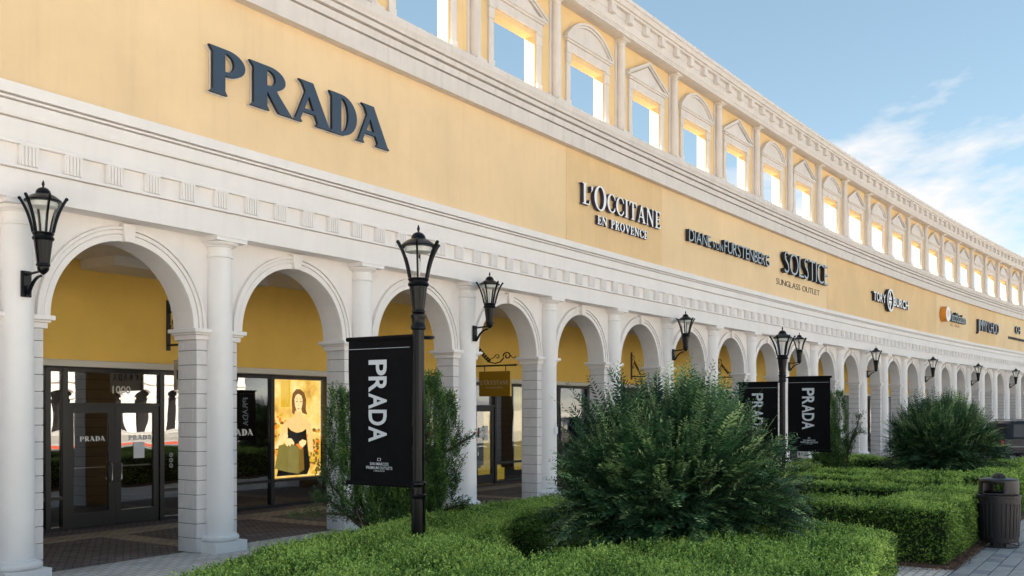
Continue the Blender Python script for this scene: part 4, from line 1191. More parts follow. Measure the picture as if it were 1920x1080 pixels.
def banner(post, u_dir, z_top, z_bot, wid, label, top_l=1.0, seed=1, off=0.09):
    """black cloth banner hung between two arms; u_dir is the horizontal unit direction from the post"""
    X, Y = post.location.x, post.location.y
    a = math.atan2(u_dir[1], u_dir[0])
    # local x runs in reading direction (left to right in the picture)
    flip = u_dir[0] < 0
    e = empty('street_banner', (X, Y, 0), a + (math.pi if flip else 0)); tag(e, label, 'banner', 'street banners on the lamp posts')
    x0, x1 = ((-off - wid), -off) if flip else (off, off + wid)
    n, mz = 16, 28
    rs = random.Random(seed)
    m = MB()
    def yw(x, z):
        q = (x - x0) / wid; r = (z - z_bot) / (z_top - z_bot)
        return 0.016 * math.sin(q * 5 + seed) * (1 - r) + 0.010 * math.sin(q * 11 + r * 3 + seed) * (0.3 + r * (1 - r) * 2.4) + 0.01 * math.sin(r * 6 + q * 2)
    for side in (0, 1):
        for i in range(n + 1):
            for j in range(mz + 1):
                x = x0 + wid * i / n; z = z_bot + (z_top - z_bot) * j / mz
                m.v.append((x, yw(x, z) + side * 0.003, z))
    def id_(s, i, j): return s * (n + 1) * (mz + 1) + i * (mz + 1) + j
    for i in range(n):
        for j in range(mz):
            m.f.append((id_(0, i, j), id_(0, i + 1, j), id_(0, i + 1, j + 1), id_(0, i, j + 1))); m.mi.append(0)
            m.f.append((id_(1, i, j), id_(1, i, j + 1), id_(1, i + 1, j + 1), id_(1, i + 1, j))); m.mi.append(0)
    obj('cloth', m.mesh('cloth', 'cloth', True, fix=False), e)
    for z in (z_top - 0.012, z_bot + 0.012):
        r = MB(); r.tube([(x0 - (0.03 if flip else 0), 0.002, z), (x1 + (0.03 if not flip else 0), 0.002, z)], 0.024, 10)
        obj('hem_rod', r.mesh('hem_rod', 'cloth', True), e)
    sr = MB(); sr.box(x0 + .01, x1 - .01, -0.028, -0.026, z_top - 0.125, z_top - 0.121); obj('seam', sr.mesh('seam', 'bannerprint'), e)
    # vertical word reading downwards
    H = z_top - z_bot
    hl = wid * 0.27
    xw = x0 + wid * 0.36
    ch_ = cap_height()
    z = z_top - H * 0.155
    for c in 'PRADA':
        me, _, wd = bfont(c, ['bannerprint'], hl * 1.02 / ch_, hl / ch_, 0.0, 0.022)
        k = (H * 0.56 / 5 - 0.010) / wd
        o = obj('lettering', me, e, (xw, -0.032, z)); o.rotation_euler = (0, R(90), 0); o.scale = (k, 1, 1)
        z -= H * 0.56 / 5
    zs = z_bot + H * 0.135
    for tx, dz, w_, h_ in (('SAN MARCOS', 0.0, 0.30, 0.030), ('PREMIUM OUTLETS', -0.042, 0.42, 0.030), ('A SIMON CENTER', -0.066, 0.18, 0.012)):
        flat_line(tx, e, x0 + wid * 0.52, -0.032, zs + dz, wid * w_ * 0.98, h_, 'bannerprint', 0.012, 'small_print')
    me, _, _ = glyph([arc(-.42, 0, .38, .5, 50, 310, 16) + arc(-.42, 0, .18, .28, 310, 50, 12), [(-x, y_) for x, y_ in arc(-.42, 0, .38, .5, 50, 310, 16) + arc(-.42, 0, .18, .28, 310, 50, 12)]], ['bannerprint'], wid * 0.036, 0.034, 0)
    obj('emblem', me, e, (x0 + wid * 0.52 - wid * 0.03, -0.032, zs + 0.062))
    # arms belong to the post
    for z in (z_top - 0.012, z_bot + 0.012):
        arm = MB()
        d = Vector((u_dir[0], u_dir[1], 0))
        pl = post.matrix_basis.inverted()
        p0 = d * 0.05; p1 = d * (off + wid * 0.985)
        arm.tube([pl.to_3x3() @ p0, pl.to_3x3() @ p1], 0.012, 8)
        obj('banner_arm', arm.mesh('banner_arm', 'black', True), post, (0, 0, z))
    return e
nn = (math.cos(ang(2)), -math.sin(ang(2)))
lp1 = lamp_post(-0.97, 9.95, 3.965, 'tall black lamp post in the foreground hedge beside a hanging banner', None, 0.90, 0.2)
lp1.rotation_euler = (0, 0, 0.2); bpy.context.view_layer.update()
k_ = MB(); k_.tube([(0.05, 0, 0), (0.15, 0, 0)], 0.02, 8); k_.lathe([(0.03, -.012), (0.03, .012)], 10, 0.14, 0, mat4=Matrix.Identity(4)); obj('arm_stub', k_.mesh('arm_stub', 'black', True), lp1, (0, 0, 2.80))
bpy.context.view_layer.update()
banner(lp1, (-nn[0], -nn[1]), 2.825, 1.245, 0.885, 'black banner hanging left of the near lamp post', seed=1, off=0.085)
nn2 = (math.cos(ang(14)), -math.sin(ang(14)))
lp2 = lamp_post((1467 - 960) / 1800 * 20.3, 20.3, 3.80, 'black lamp post behind the large round shrub, between two banners', None, 0.98, 0.5)
bpy.context.view_layer.update()
banner(lp2, (-nn2[0], -nn2[1]), 2.63, 1.08, 0.86, 'black banner half hidden by shrub twigs, left of the far lamp post', seed=3, off=0.10)
banner(lp2, (nn2[0], nn2[1]), 2.73, 1.18, 0.88, 'black banner right of the far lamp post, in front of a columnar shrub', seed=4, off=0.12)

# ================================================================== HANGING SIGNS UNDER THE ARCADE
def spiral(cx, cz, r0, r1, a0, a1, n=26):
    return [(cx + (r0 + (r1 - r0) * i / n) * math.cos(R(a0 + (a1 - a0) * i / n)), cz + (r0 + (r1 - r0) * i / n) * math.sin(R(a0 + (a1 - a0) * i / n))) for i in range(n + 1)]
def sign_bracket(u, v0, reach, z, label, full=True):
    """scrolled iron bracket; local x points out from the back wall"""
    t = ang(u)
    e = empty('sign_bracket', P(u, v0, z), -t); tag(e, label, 'bracket', 'iron sign brackets under the arcade')
    m = MB(); m.tube([(0, 0, 0), (reach, 0, 0)], 0.022, 8)
    m.tube([(reach, 0, 0), (reach + 0.02, 0, 0), (reach + 0.10, 0, 0)], 0.034, 8, r1=0.002)
    obj('bar', m.mesh('bar', 'iron', True), e)
    m = MB(); m.box(-0.012, 0.012, -0.04, 0.04, -0.10, 0.82); obj('wall_plate', m.mesh('wall_plate', 'iron'), e)
    m = MB()
    def tb(pts, r, r1=None): m.tube([(x, 0, zz_) for x, zz_ in pts], r, 6, r1=r1)
    k = reach / 1.25
    tb([(0.16, 0.62)] + [(0.20, 0.50), (0.30, 0.36), (0.42, 0.20), (0.55, 0.10), (0.70, 0.06), (0.84, 0.10), (0.93, 0.20)] + spiral(1.03, 0.26, 0.11, 0.03, 190, -250), 0.017)
    tb(spiral(0.07, 0.68, 0.11, 0.02, -15, 330), 0.015)
    tb([(0.15, 0.50), (0.12, 0.44)] + spiral(0.10, 0.36, 0.075, 0.015, 60, -300), 0.013)
    tb([(0.42, 0.20), (0.60, 0.19), (0.68, 0.24)] + spiral(0.76, 0.24, 0.075, 0.015, 180, -200), 0.012)
    tb([(1.06, 0.36), (1.16, 0.22), (1.22, 0.20)] + spiral(1.25, 0.22, 0.03, 0.01, 240, 500), 0.011)
    for i in range(7):
        q = i / 6; x = 0.20 + 0.32 * q; zz_ = 0.50 - 0.36 * q
        m.hexa([(x - .02, -.01, zz_ - .05), (x + .06, -.01, zz_ + .01), (x + .06, .01, zz_ + .01), (x - .02, .01, zz_ - .05), (x - .05, -.01, zz_ - .01), (x + .03, -.01, zz_ + .06), (x + .03, .01, zz_ + .06), (x - .05, .01, zz_ - .01)])
    o = obj('scroll', m.mesh('scroll', 'iron', True), e); o.scale = (k, 1, 0.92)
    return e
def hanging_sign(u, v0, w_, h_, ztop, label, m0, edge, txt):
    t = ang(u)
    e = empty('hanging_sign', P(u, v0, ztop), -t); tag(e, label, 'sign')
    m = MB(); m.box(-w_ / 2, w_ / 2, -0.03, 0.03, -h_, 0, 0); m.box(w_ / 2 + .0005, w_ / 2 + .004, -0.03, 0.03, -h_, 0, 1)
    obj('board', m.mesh('board', [m0, edge]), e)
    for s in (-1, 1):
        c = MB(); c.tube([(s * w_ * 0.34, 0, 0), (s * w_ * 0.34, 0, 0.14)], 0.012, 6); obj('chain', c.mesh('chain', 'iron'), e)
    return e
# gold sign of the white roman letters' shop: face looks along -u (towards the camera)
UB = 14.0
sign_bracket(UB, -3.69, 1.42, 3.17, 'scrolled iron bracket carrying the gold hanging sign', True)
hs = hanging_sign(UB, -2.90, 0.98, 0.64, 3.02, 'gold hanging sign board under the fourth arch', 'gold', 'goldedge', None)
def roman_print(text, parent, x0, x1, z0, h, m_, y, big=None, gap=0.1, word=.45):
    ws = [None if c == ' ' else (c, (big or {}).get(i, 1.0)) for i, c in enumerate(text)]
    tot = sum((ROMAN[q[0]][0] * h * q[1] if q else word * h) for q in ws) + gap * h * (len(ws) - 1)
    k = (x1 - x0) / tot; x = x0
    for q in ws:
        if q is None: x += (word + gap) * h * k; continue
        me, _, _ = glyph(ROMAN[q[0]][1], [m_], h * q[1] * k, h * q[1], 0.0)
        obj('lettering', me, parent, (x, y, z0)); x += (ROMAN[q[0]][0] * h * q[1] + gap * h) * k
roman_print("L'OCCITANE", hs, -0.44, 0.44, -0.34, 0.10, 'cream', -0.033, {2: 1.25})
roman_print('EN PROVENCE', hs, -0.27, 0.27, -0.44, 0.046, 'cream', -0.033)
UB2 = 22.77
sign_bracket(UB2, -3.69, 0.75, 3.14, 'scrolled iron bracket on the ochre wall under the sixth arch')
sign_bracket(29.68, -3.69, 1.1, 3.30, 'scrolled iron bracket half hidden behind the top twigs of the large shrub')
UB0 = 4.86
e = sign_bracket(UB0, -3.69, 1.1, 3.22, 'iron sign bracket half hidden behind the pier right of the double doors')
h0 = hanging_sign(UB0, -3.02, 0.95, 0.55, 2.95, 'cream hanging sign mostly hidden behind the pier right of the double doors', 'cream', 'cream', None)
x = -0.34
for c in 'PRADA':
    wd, cs = HEAVY[c]
    me, _, w_ = glyph(cs, ['blackside'], 0.125, 0.17, 0.0)
    obj('lettering', me, h0, (x - .06, -0.033, -0.36)); x += 0.165
# notice on a column
q = MB(); q.box(-.055, .055, -.004, 0, 0, .16)
e = obj('paper_notice', q.mesh('paper_notice', 'paper'), None, P(12.0, 0.215, 1.5), rotz(12)); tag(e, 'small white paper notice stuck on the column left of the large shrub', 'notice')

# ================================================================== LITTER BIN
gx, gy = 7.24, 14.28
cn = empty('litter_bin', (gx, gy, 0.016), -0.35); tag(cn, 'dark ribbed litter bin with a hooded top beside the clipped hedge', 'litter bin')
m = MB(); m.lathe([(0.255, 0.075), (0.268, 0.08), (0.293, 0.74), (0.305, 0.745), (0.305, 0.765), (0.292, 0.77)], 48); obj('body', m.mesh('body', 'can', True), cn)
m = MB(); m.box(-0.0255, 0.0255, 0.0, 0.010, 0.0, 0.50)
slat_me = bev(m.mesh('slat', 'can'), 0.004)
for k in range(30):
    a = 2 * math.pi * k / 30
    o = obj('slat', slat_me, cn, (0.268 * math.cos(a), 0.268 * math.sin(a), 0.15)); o.rotation_euler = (R(-2.2), 0, a - math.pi / 2)
m = MB(); seg = 48
hp = [(0.272, 0.77), (0.272, 0.80), (0.272, 0.95), (0.268, 0.985), (0.25, 1.005), (0.2, 1.015), (0.05, 1.02)]
def hole(a): 
    d = abs((a + math.pi / 2 + math.pi) % math.pi - math.pi / 2)
    return d < 0.62
i0 = 0
for r, z in hp:
    for k in range(seg):
        a = 2 * math.pi * k / seg
        m.v.append((r * math.cos(a), r * math.sin(a), z))
for j in range(len(hp) - 1):
    for k in range(seg):
        a = 2 * math.pi * (k + .5) / seg
        if j == 1 and hole(a - R(65)): continue
        m.f.append((j * seg + k, j * seg + (k + 1) % seg, (j + 1) * seg + (k + 1) % seg, (j + 1) * seg + k)); m.mi.append(0)
m.f.append(tuple((len(hp) - 1) * seg + k for k in range(seg))); m.mi.append(0)
hd = m.mesh('hood', 'can', True)
ho = obj('hood', hd, cn)
md = ho.modifiers.new('thick', 'SOLIDIFY'); md.thickness = 0.014; md.offset = -1
m = MB(); m.lathe([(0.26, 0.772), (0.20, 0.74), (0.02, 0.735)], 32); obj('liner', m.mesh('liner', 'can_in', True), cn)
m = MB(); m.prism(arc(0, 1.005, .095, .085, 0, 180, 16), -0.055, 0.055); obj('lifting_loop', bev(m.mesh('lifting_loop', 'can'), 0.012, 2), cn)
m = MB(); m.lathe([(0.018, -0.058), (0.018, 0.058)], 14, mat4=Matrix.Translation((0, 0, 1.045)) @ Matrix.Rotation(R(90), 4, 'X')); obj('eyelet', m.mesh('eyelet', 'can_in'), cn)
m = MB()
m.tube([(0.27 * math.cos(R(a)), 0.27 * math.sin(R(a)), 0.012) for a in range(0, 361, 15)], 0.008, 6)
for a in range(0, 360, 90):
    m.tube([(0.27 * math.cos(R(a)), 0.27 * math.sin(R(a)), 0.012), (0.262 * math.cos(R(a)), 0.262 * math.sin(R(a)), 0.09)], 0.008, 6)
m.box(-.09, .09, -.09, .09, 0, 0.08)
obj('foot_ring', m.mesh('foot_ring', 'can'), cn)

# ================================================================== PARKED VEHICLE
car = empty('parked_car', (18.72, 37.6, -0.116), R(5)); tag(car, 'dark four wheel drive car parked behind the far round shrub', 'car')
LEN, WID = 4.9, 0.93
# lower body sections along x (0 rear .. LEN nose), local y = side
def loft(secs, name, m_, sm=True):
    mb = MB(); k_ = len(secs[0])
    for s_ in secs: mb.v += s_
    for i in range(len(secs) - 1):
        for j in range(k_):
            a = i * k_ + j; b = i * k_ + (j + 1) % k_
            mb.f.append((a, b, b + k_, a + k_)); mb.mi.append(0)
    mb.f.append(tuple(range(k_))[::-1]); mb.mi.append(0); mb.f.append(tuple((len(secs) - 1) * k_ + j for j in range(k_))); mb.mi.append(0)
    return mb.mesh(name, m_, sm)
def sec(x, w_, z0, z1, r=0.08):
    return [(x, -w_ + r, z0), (x, -w_, z0 + r * 1.4), (x, -w_ * 1.0, (z0 + z1) / 2 + .02), (x, -w_ + .03, z1 - .03), (x, -w_ + .08, z1), (x, w_ - .08, z1), (x, w_ - .03, z1 - .03), (x, w_, (z0 + z1) / 2 + .02), (x, w_, z0 + r * 1.4), (x, w_ - r, z0)]
obj('body', loft([sec(0.0, .84, .50, .98), sec(.06, .90, .42, 1.02), sec(.6, .93, .36, 1.06), (sec(3.3, .93, .36, 1.04)), sec(3.8, .92, .36, 1.0), sec(4.6, .87, .40, .92), sec(4.9, .75, .48, .80)], 'body', 'carpaint'), car)
def gsec(x, wb, wt, z0, z1):
    return [(x, -wb, z0), (x, -wt, z1 - .05), (x, -wt + .09, z1), (x, wt - .09, z1), (x, wt, z1 - .05), (x, wb, z0)]
obj('cabin', loft([gsec(.10, .84, .80, 1.0, 1.05), gsec(.28, .86, .70, 1.03, 1.60), gsec(.45, .87, .70, 1.04, 1.69), gsec(1.6, .87, .70, 1.03, 1.72), gsec(2.5, .86, .69, 1.02, 1.68), gsec(3.35, .84, .66, 1.0, 1.06)], 'cabin', 'carpaint'), car)
for side in (-1, 1):
    for (xa, xb, xc, xd) in ((.42, 1.12, 1.08, .52), (1.24, 2.12, 2.06, 1.26), (2.24, 2.98, 2.50, 2.26)):
        def yy(z): return side * (.872 - (.172) * (z - 1.03) / .61 + .006)
        za, zb_ = 1.09, 1.57
        mb = MB(); mb.face([(xa, yy(za), za), (xb, yy(za), za), (xc, yy(zb_), zb_), (xd, yy(zb_), zb_)])
        obj('window', mb.mesh('window', 'carglass'), car)
    mb = MB(); mb.box(.5, 2.5, side * .62 - .018, side * .62 + .018, 1.735, 1.765); [mb.box(x, x + .06, side * .62 - .015, side * .62 + .015, 1.68, 1.735) for x in (.6, 1.5, 2.35)]
    obj('roof_rail', mb.mesh('roof_rail', 'cartrim'), car)
    mb = MB(); mb.box(.15, 4.6, side * .925 - .012, side * .925 + .012, .70, .75); obj('side_moulding', mb.mesh('side_moulding', 'cartrim'), car)
    mb = MB(); mb.box(1.05, 3.6, side * .90 - .05, side * .90 + .05, .34, .39); obj('running_board', mb.mesh('running_board', 'cartrim'), car)
    for x in (1.18, 2.18):
        mb = MB(); mb.box(x - .004, x + .004, side * .927 - .006, side * .927 + .006, .42, 1.0); obj('door_seam', mb.mesh('door_seam', 'blackside'), car)
        mb = MB(); mb.box(x + .08, x + .26, side * .935 - .012, side * .935 + .012, .90, .93); obj('door_handle', mb.mesh('door_handle', 'cartrim'), car)
    for x in (.95, 3.85):
        mb = MB(); mb.lathe([(0.22, -.11), (0.33, -.11), (0.36, -.07), (0.36, .07), (0.33, .11), (0.22, .11)], 28, mat4=Matrix.Translation((x, side * .80, .36)) @ Matrix.Rotation(R(90), 4, 'X'))
        wh = obj('wheel', mb.mesh('wheel', 'tyre', True), car)
        mb = MB(); mb.lathe([(0.05, -.115), (0.225, -.10), (0.225, .10), (0.05, .115)], 20, mat4=Matrix.Translation((x, side * .80, .36)) @ Matrix.Rotation(R(90), 4, 'X'))
        obj('rim', mb.mesh('rim', 'steel', True), wh)
    mb = MB(); mb.box(-.01, .05, side * .80 - .06, side * .80 + .06, .72, .95); obj('tail_light', mb.mesh('tail_light', 'redkerb'), car)
# small sign on a pole beside the far columns
e = empty('pole_sign', P(63.5, 1.1, 0), rotz(63)); tag(e, 'thin pole with a small white sign plate behind the parked car', 'sign')
q = MB(); q.tube([(0, 0, 0), (0, 0, 2.3)], 0.03, 8); obj('pole', q.mesh('pole', 'black'), e)
q = MB(); q.box(-.05, .45, -.02, -.035, 1.75, 2.5); obj('plate', q.mesh('plate', 'whiteface'), e)

# ================================================================== PLANTING
def leaf_mesh(name, C_, D_, S_, ln, wd, rnd, m, fold=0.0):
    """C_ leaf base points, D_ leaf directions, S_ side vectors (unit), ln/wd arrays, rnd 0..1"""
    n = len(C_)
    v = np.empty((n, 4, 3), np.float32)
    v[:, 0] = C_
    mid = C_ + D_ * (ln * 0.5)[:, None]
    v[:, 1] = mid + S_ * (wd * 0.5)[:, None]
    v[:, 2] = C_ + D_ * ln[:, None]
    v[:, 3] = mid - S_ * (wd * 0.5)[:, None]
    me = bpy.data.meshes.new(name)
    me.vertices.add(n * 4); me.vertices.foreach_set('co', v.ravel())
    me.loops.add(n * 4); me.loops.foreach_set('vertex_index', np.arange(n * 4, dtype=np.int32))
    me.polygons.add(n); me.polygons.foreach_set('loop_start', np.arange(0, n * 4, 4, dtype=np.int32))
    me.update()
    at = me.attributes.new('rnd', 'FLOAT', 'FACE'); at.data.foreach_set('value', rnd.astype(np.float32))
    me.materials.append(M[m])
    return me
def unit(a):
    return a / np.maximum(np.linalg.norm(a, axis=1, keepdims=True), 1e-9)
def shoots(base, dirs, slen, nl, ll, lw, spread, tip_bias, jitc, rs):
    """each shoot: nl leaves up the stem. returns leaf arrays"""
    n = len(base)
    k = np.arange(nl)
    q = (k + 0.5) / nl
    Bs = base[:, None, :] + dirs[:, None, :] * (slen[:, None] * q[None, :])[:, :, None]
    a = rs.normal(size=(n, nl, 3))
    a -= (a * dirs[:, None, :]).sum(2, keepdims=True) * dirs[:, None, :]
    a /= np.maximum(np.linalg.norm(a, axis=2, keepdims=True), 1e-9)
    D = dirs[:, None, :] * (0.28 + 0.75 * q[None, :, None] ** 2) + a * spread
    D /= np.linalg.norm(D, axis=2, keepdims=True)
    S_ = np.cross(D, rs.normal(size=(n, nl, 3)))
    S_ /= np.maximum(np.linalg.norm(S_, axis=2, keepdims=True), 1e-9)
    ln = ll * rs.uniform(.7, 1.25, (n, nl)); wd = lw * rs.uniform(.75, 1.2, (n, nl))
    r = np.clip(jitc[:, None] + tip_bias * (q[None, :] - .4) + rs.normal(0, .13, (n, nl)), 0, 1)
    return Bs.reshape(-1, 3), D.reshape(-1, 3), S_.reshape(-1, 3), ln.ravel(), wd.ravel(), r.ravel()
def inside(poly, pu, pv):
    c = np.zeros(len(pu), bool); n = len(poly); j = n - 1
    for i in range(n):
        (xi, yi), (xj, yj) = poly[i], poly[j]
        hit = ((yi > pv) != (yj > pv)) & (pu < (xj - xi) * (pv - yi) / (yj - yi + 1e-12) + xi)
        c ^= hit; j = i
    return c
def Pn(u, v, z):
    t = TH + K * u
    return np.stack([X0 + (np.cos(TH) - np.cos(t)) / K + v * np.cos(t), Y0 + (np.sin(t) - np.sin(TH)) / K - v * np.sin(t), z], 1)
def dirs_uv(u, du, dv, dz):
    t = TH + K * u
    return np.stack([du * np.sin(t) + dv * np.cos(t), du * np.cos(t) - dv * np.sin(t), dz], 1)
def hedge(name_label, poly, h, dens, ll, lw, seed, nl=8):
    rs = np.random.default_rng(seed)
    pu = [p[0] for p in poly]; pv = [p[1] for p in poly]
    cu, cv = sum(pu) / len(pu), sum(pv) / len(pv)
    e = empty('clipped_hedge', P(cu, cv, 0.0)); tag(e, name_label, 'hedge', 'clipped hedges of the formal garden')
    inv = e.location
    # core
    m = MB(); n = len(poly)
    # shrink the footprint by a fixed inset along the vertex normals
    area = sum(poly[i][0] * poly[(i + 1) % n][1] - poly[(i + 1) % n][0] * poly[i][1] for i in range(n))
    sg = 1 if area > 0 else -1
    ins = []
    for i in range(n):
        p0, p1, p2 = Vector(poly[i - 1]), Vector(poly[i]), Vector(poly[(i + 1) % n])
        d1 = (p1 - p0).normalized(); d2 = (p2 - p1).normalized()
        n1 = Vector((-d1.y, d1.x)) * sg; n2 = Vector((-d2.y, d2.x)) * sg
        b = n1 + n2
        b = b / max(b.dot(n1), 0.4)
        ins.append(p1 + b * 0.05)
    ta = [Vector(P(p.x, p.y, h - 0.055)) - inv for p in ins]; ba = [Vector(P(p.x, p.y, 0.03)) - inv for p in ins]
    m.face(ta)
    for i in range(n): m.face([ba[i], ba[(i + 1) % n], ta[(i + 1) % n], ta[i]])
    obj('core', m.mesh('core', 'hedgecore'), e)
    # top shoots
    u0, u1, v0, v1 = min(pu), max(pu), min(pv), max(pv)
    k = int((u1 - u0) * (v1 - v0) * dens)
    a, b = rs.uniform(u0, u1, k), rs.uniform(v0, v1, k)
    ok = inside(poly, a, b) & ((Y0 + a * 0.836 - b * 0.549 > 7.0) | (rs.random(k) < .3)); a, b = a[ok], b[ok]
    und = 0.012 * np.sin(a * 2.1 + seed) + 0.009 * np.sin(b * 5.3 + a * 1.7) + 0.008 * np.sin(a * 7.1 + b * 3.3)
    z = h - 0.055 + und + rs.normal(0, .014, len(a))
    ba_ = Pn(a, b, z); d = unit(dirs_uv(a, rs.normal(0, .28, len(a)), rs.normal(0, .28, len(a)), np.ones(len(a))))
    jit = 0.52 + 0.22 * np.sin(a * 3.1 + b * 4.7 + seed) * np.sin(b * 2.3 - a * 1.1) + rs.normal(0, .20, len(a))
    sl = rs.uniform(.045, .085, len(a)) + 0.05 * (rs.random(len(a)) < .05)
    parts = [shoots(ba_, d, sl, nl, ll, lw, 0.95, 0.75, jit - .08, rs)]
    # side shoots: shade painted in, leaf colours darker than on top
    for i in range(n):
        (ua, va), (ub, vb) = poly[i], poly[(i + 1) % n]
        le = math.hypot(ub - ua, vb - va)
        k = int(le * h * dens * 1.15)
        if k < 4: continue
        q = rs.random(k); z = rs.uniform(.03, h - .03, k); kp = (Y0 + (ua + ub) / 2 * 0.836 - (va + vb) / 2 * 0.549 > 7.0)
        if not kp: q = q[:k // 3]; z = z[:k // 3]; k = k // 3
        nu, nv = (vb - va) / le * sg, -(ub - ua) / le * sg
        und = 0.02 * np.sin(q * le * 3 + seed) * np.sin(z * 6) + rs.normal(0, .02, k) - 0.045 - 0.05 * (z / h < .12)
        a = ua + (ub - ua) * q + nu * und; b = va + (vb - va) * q + nv * und
        ba_ = Pn(a, b, z)
        d = unit(dirs_uv(a, nu + rs.normal(0, .35, k), nv + rs.normal(0, .35, k), rs.uniform(-.35, .45, k)))
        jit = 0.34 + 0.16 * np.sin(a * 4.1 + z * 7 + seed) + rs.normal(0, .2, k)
        parts.append(shoots(ba_, d, rs.uniform(.03, .085, k), nl, ll, lw, 0.85, 0.55, jit - .06, rs))
    A = [np.concatenate([p[i] for p in parts]) for i in range(6)]
    A[0] = A[0] - np.array(inv)
    obj('foliage', leaf_mesh('foliage', *A, 'hedgeleaf'), e)
    return e
HH = 0.76
hedge('long clipped hedge curving along the paving below the near lamp post', [(-3, 5.4), (0.1, 4.3), (1.8, 4.0), (3.8, 3.65), (6.0, 3.75), (6.0, 4.75), (4.2, 4.9), (3.0, 5.1), (1.95, 5.6), (0.9, 6.55), (0.2, 7.2), (-3, 8.2)], HH, 1450, 0.021, 0.0145, 1)
hedge('clipped hedge in front of the large round shrub, reaching the bottom of the photo', [(0.22, 7.22), (0.92, 6.62), (2.2, 7.1), (3.4, 7.55), (5.1, 7.85), (4.6, 8.95), (2.0, 9.4), (-1, 9.7), (-3, 9.8), (-3, 8.25)], HH, 1450, 0.021, 0.0145, 2)
hedge('clipped hedge with a square end next to the litter bin', [(7.3, 9.05), (11.3, 9.0), (11.3, 8.1), (8.25, 8.05), (8.2, 5.0), (7.2, 5.0), (7.15, 7.5)], HH, 1150, 0.024, 0.0145, 3)
hedge('low clipped hedge between the large shrub and the arcade columns', [(6.6, 3.75), (11.6, 3.75), (11.6, 4.7), (6.6, 4.7)], HH, 560, 0.032, 0.019, 4)
hedge('clipped cross hedge behind the square ended hedge', [(10.4, 4.9), (11.3, 4.9), (11.3, 8.0), (10.4, 8.0)], HH, 560, 0.032, 0.019, 5)
hedge('clipped hedge block behind the litter bin', [(14.5, 9.05), (18.6, 9.0), (18.6, 8.1), (15.3, 8.05), (15.2, 5.0), (14.2, 5.0), (14.1, 7.6)], HH, 560, 0.033, 0.02, 6)
hedge('clipped cross hedge in the middle of the garden left of the bin', [(12.2, 4.9), (13.2, 4.9), (13.2, 8.3), (12.2, 8.3)], HH, 560, 0.033, 0.02, 7)
hedge('long clipped hedge along the far columns beside the columnar shrub', [(12.1, 3.75), (21.5, 3.75), (21.5, 4.7), (12.1, 4.7)], HH, 430, 0.038, 0.023, 8)
hedge('farthest clipped hedge in front of the parked car', [(19.6, 4.8), (20.6, 4.8), (20.7, 7.6), (22.6, 8.0), (22.6, 9.0), (19.7, 9.0)], HH, 430, 0.038, 0.023, 9)

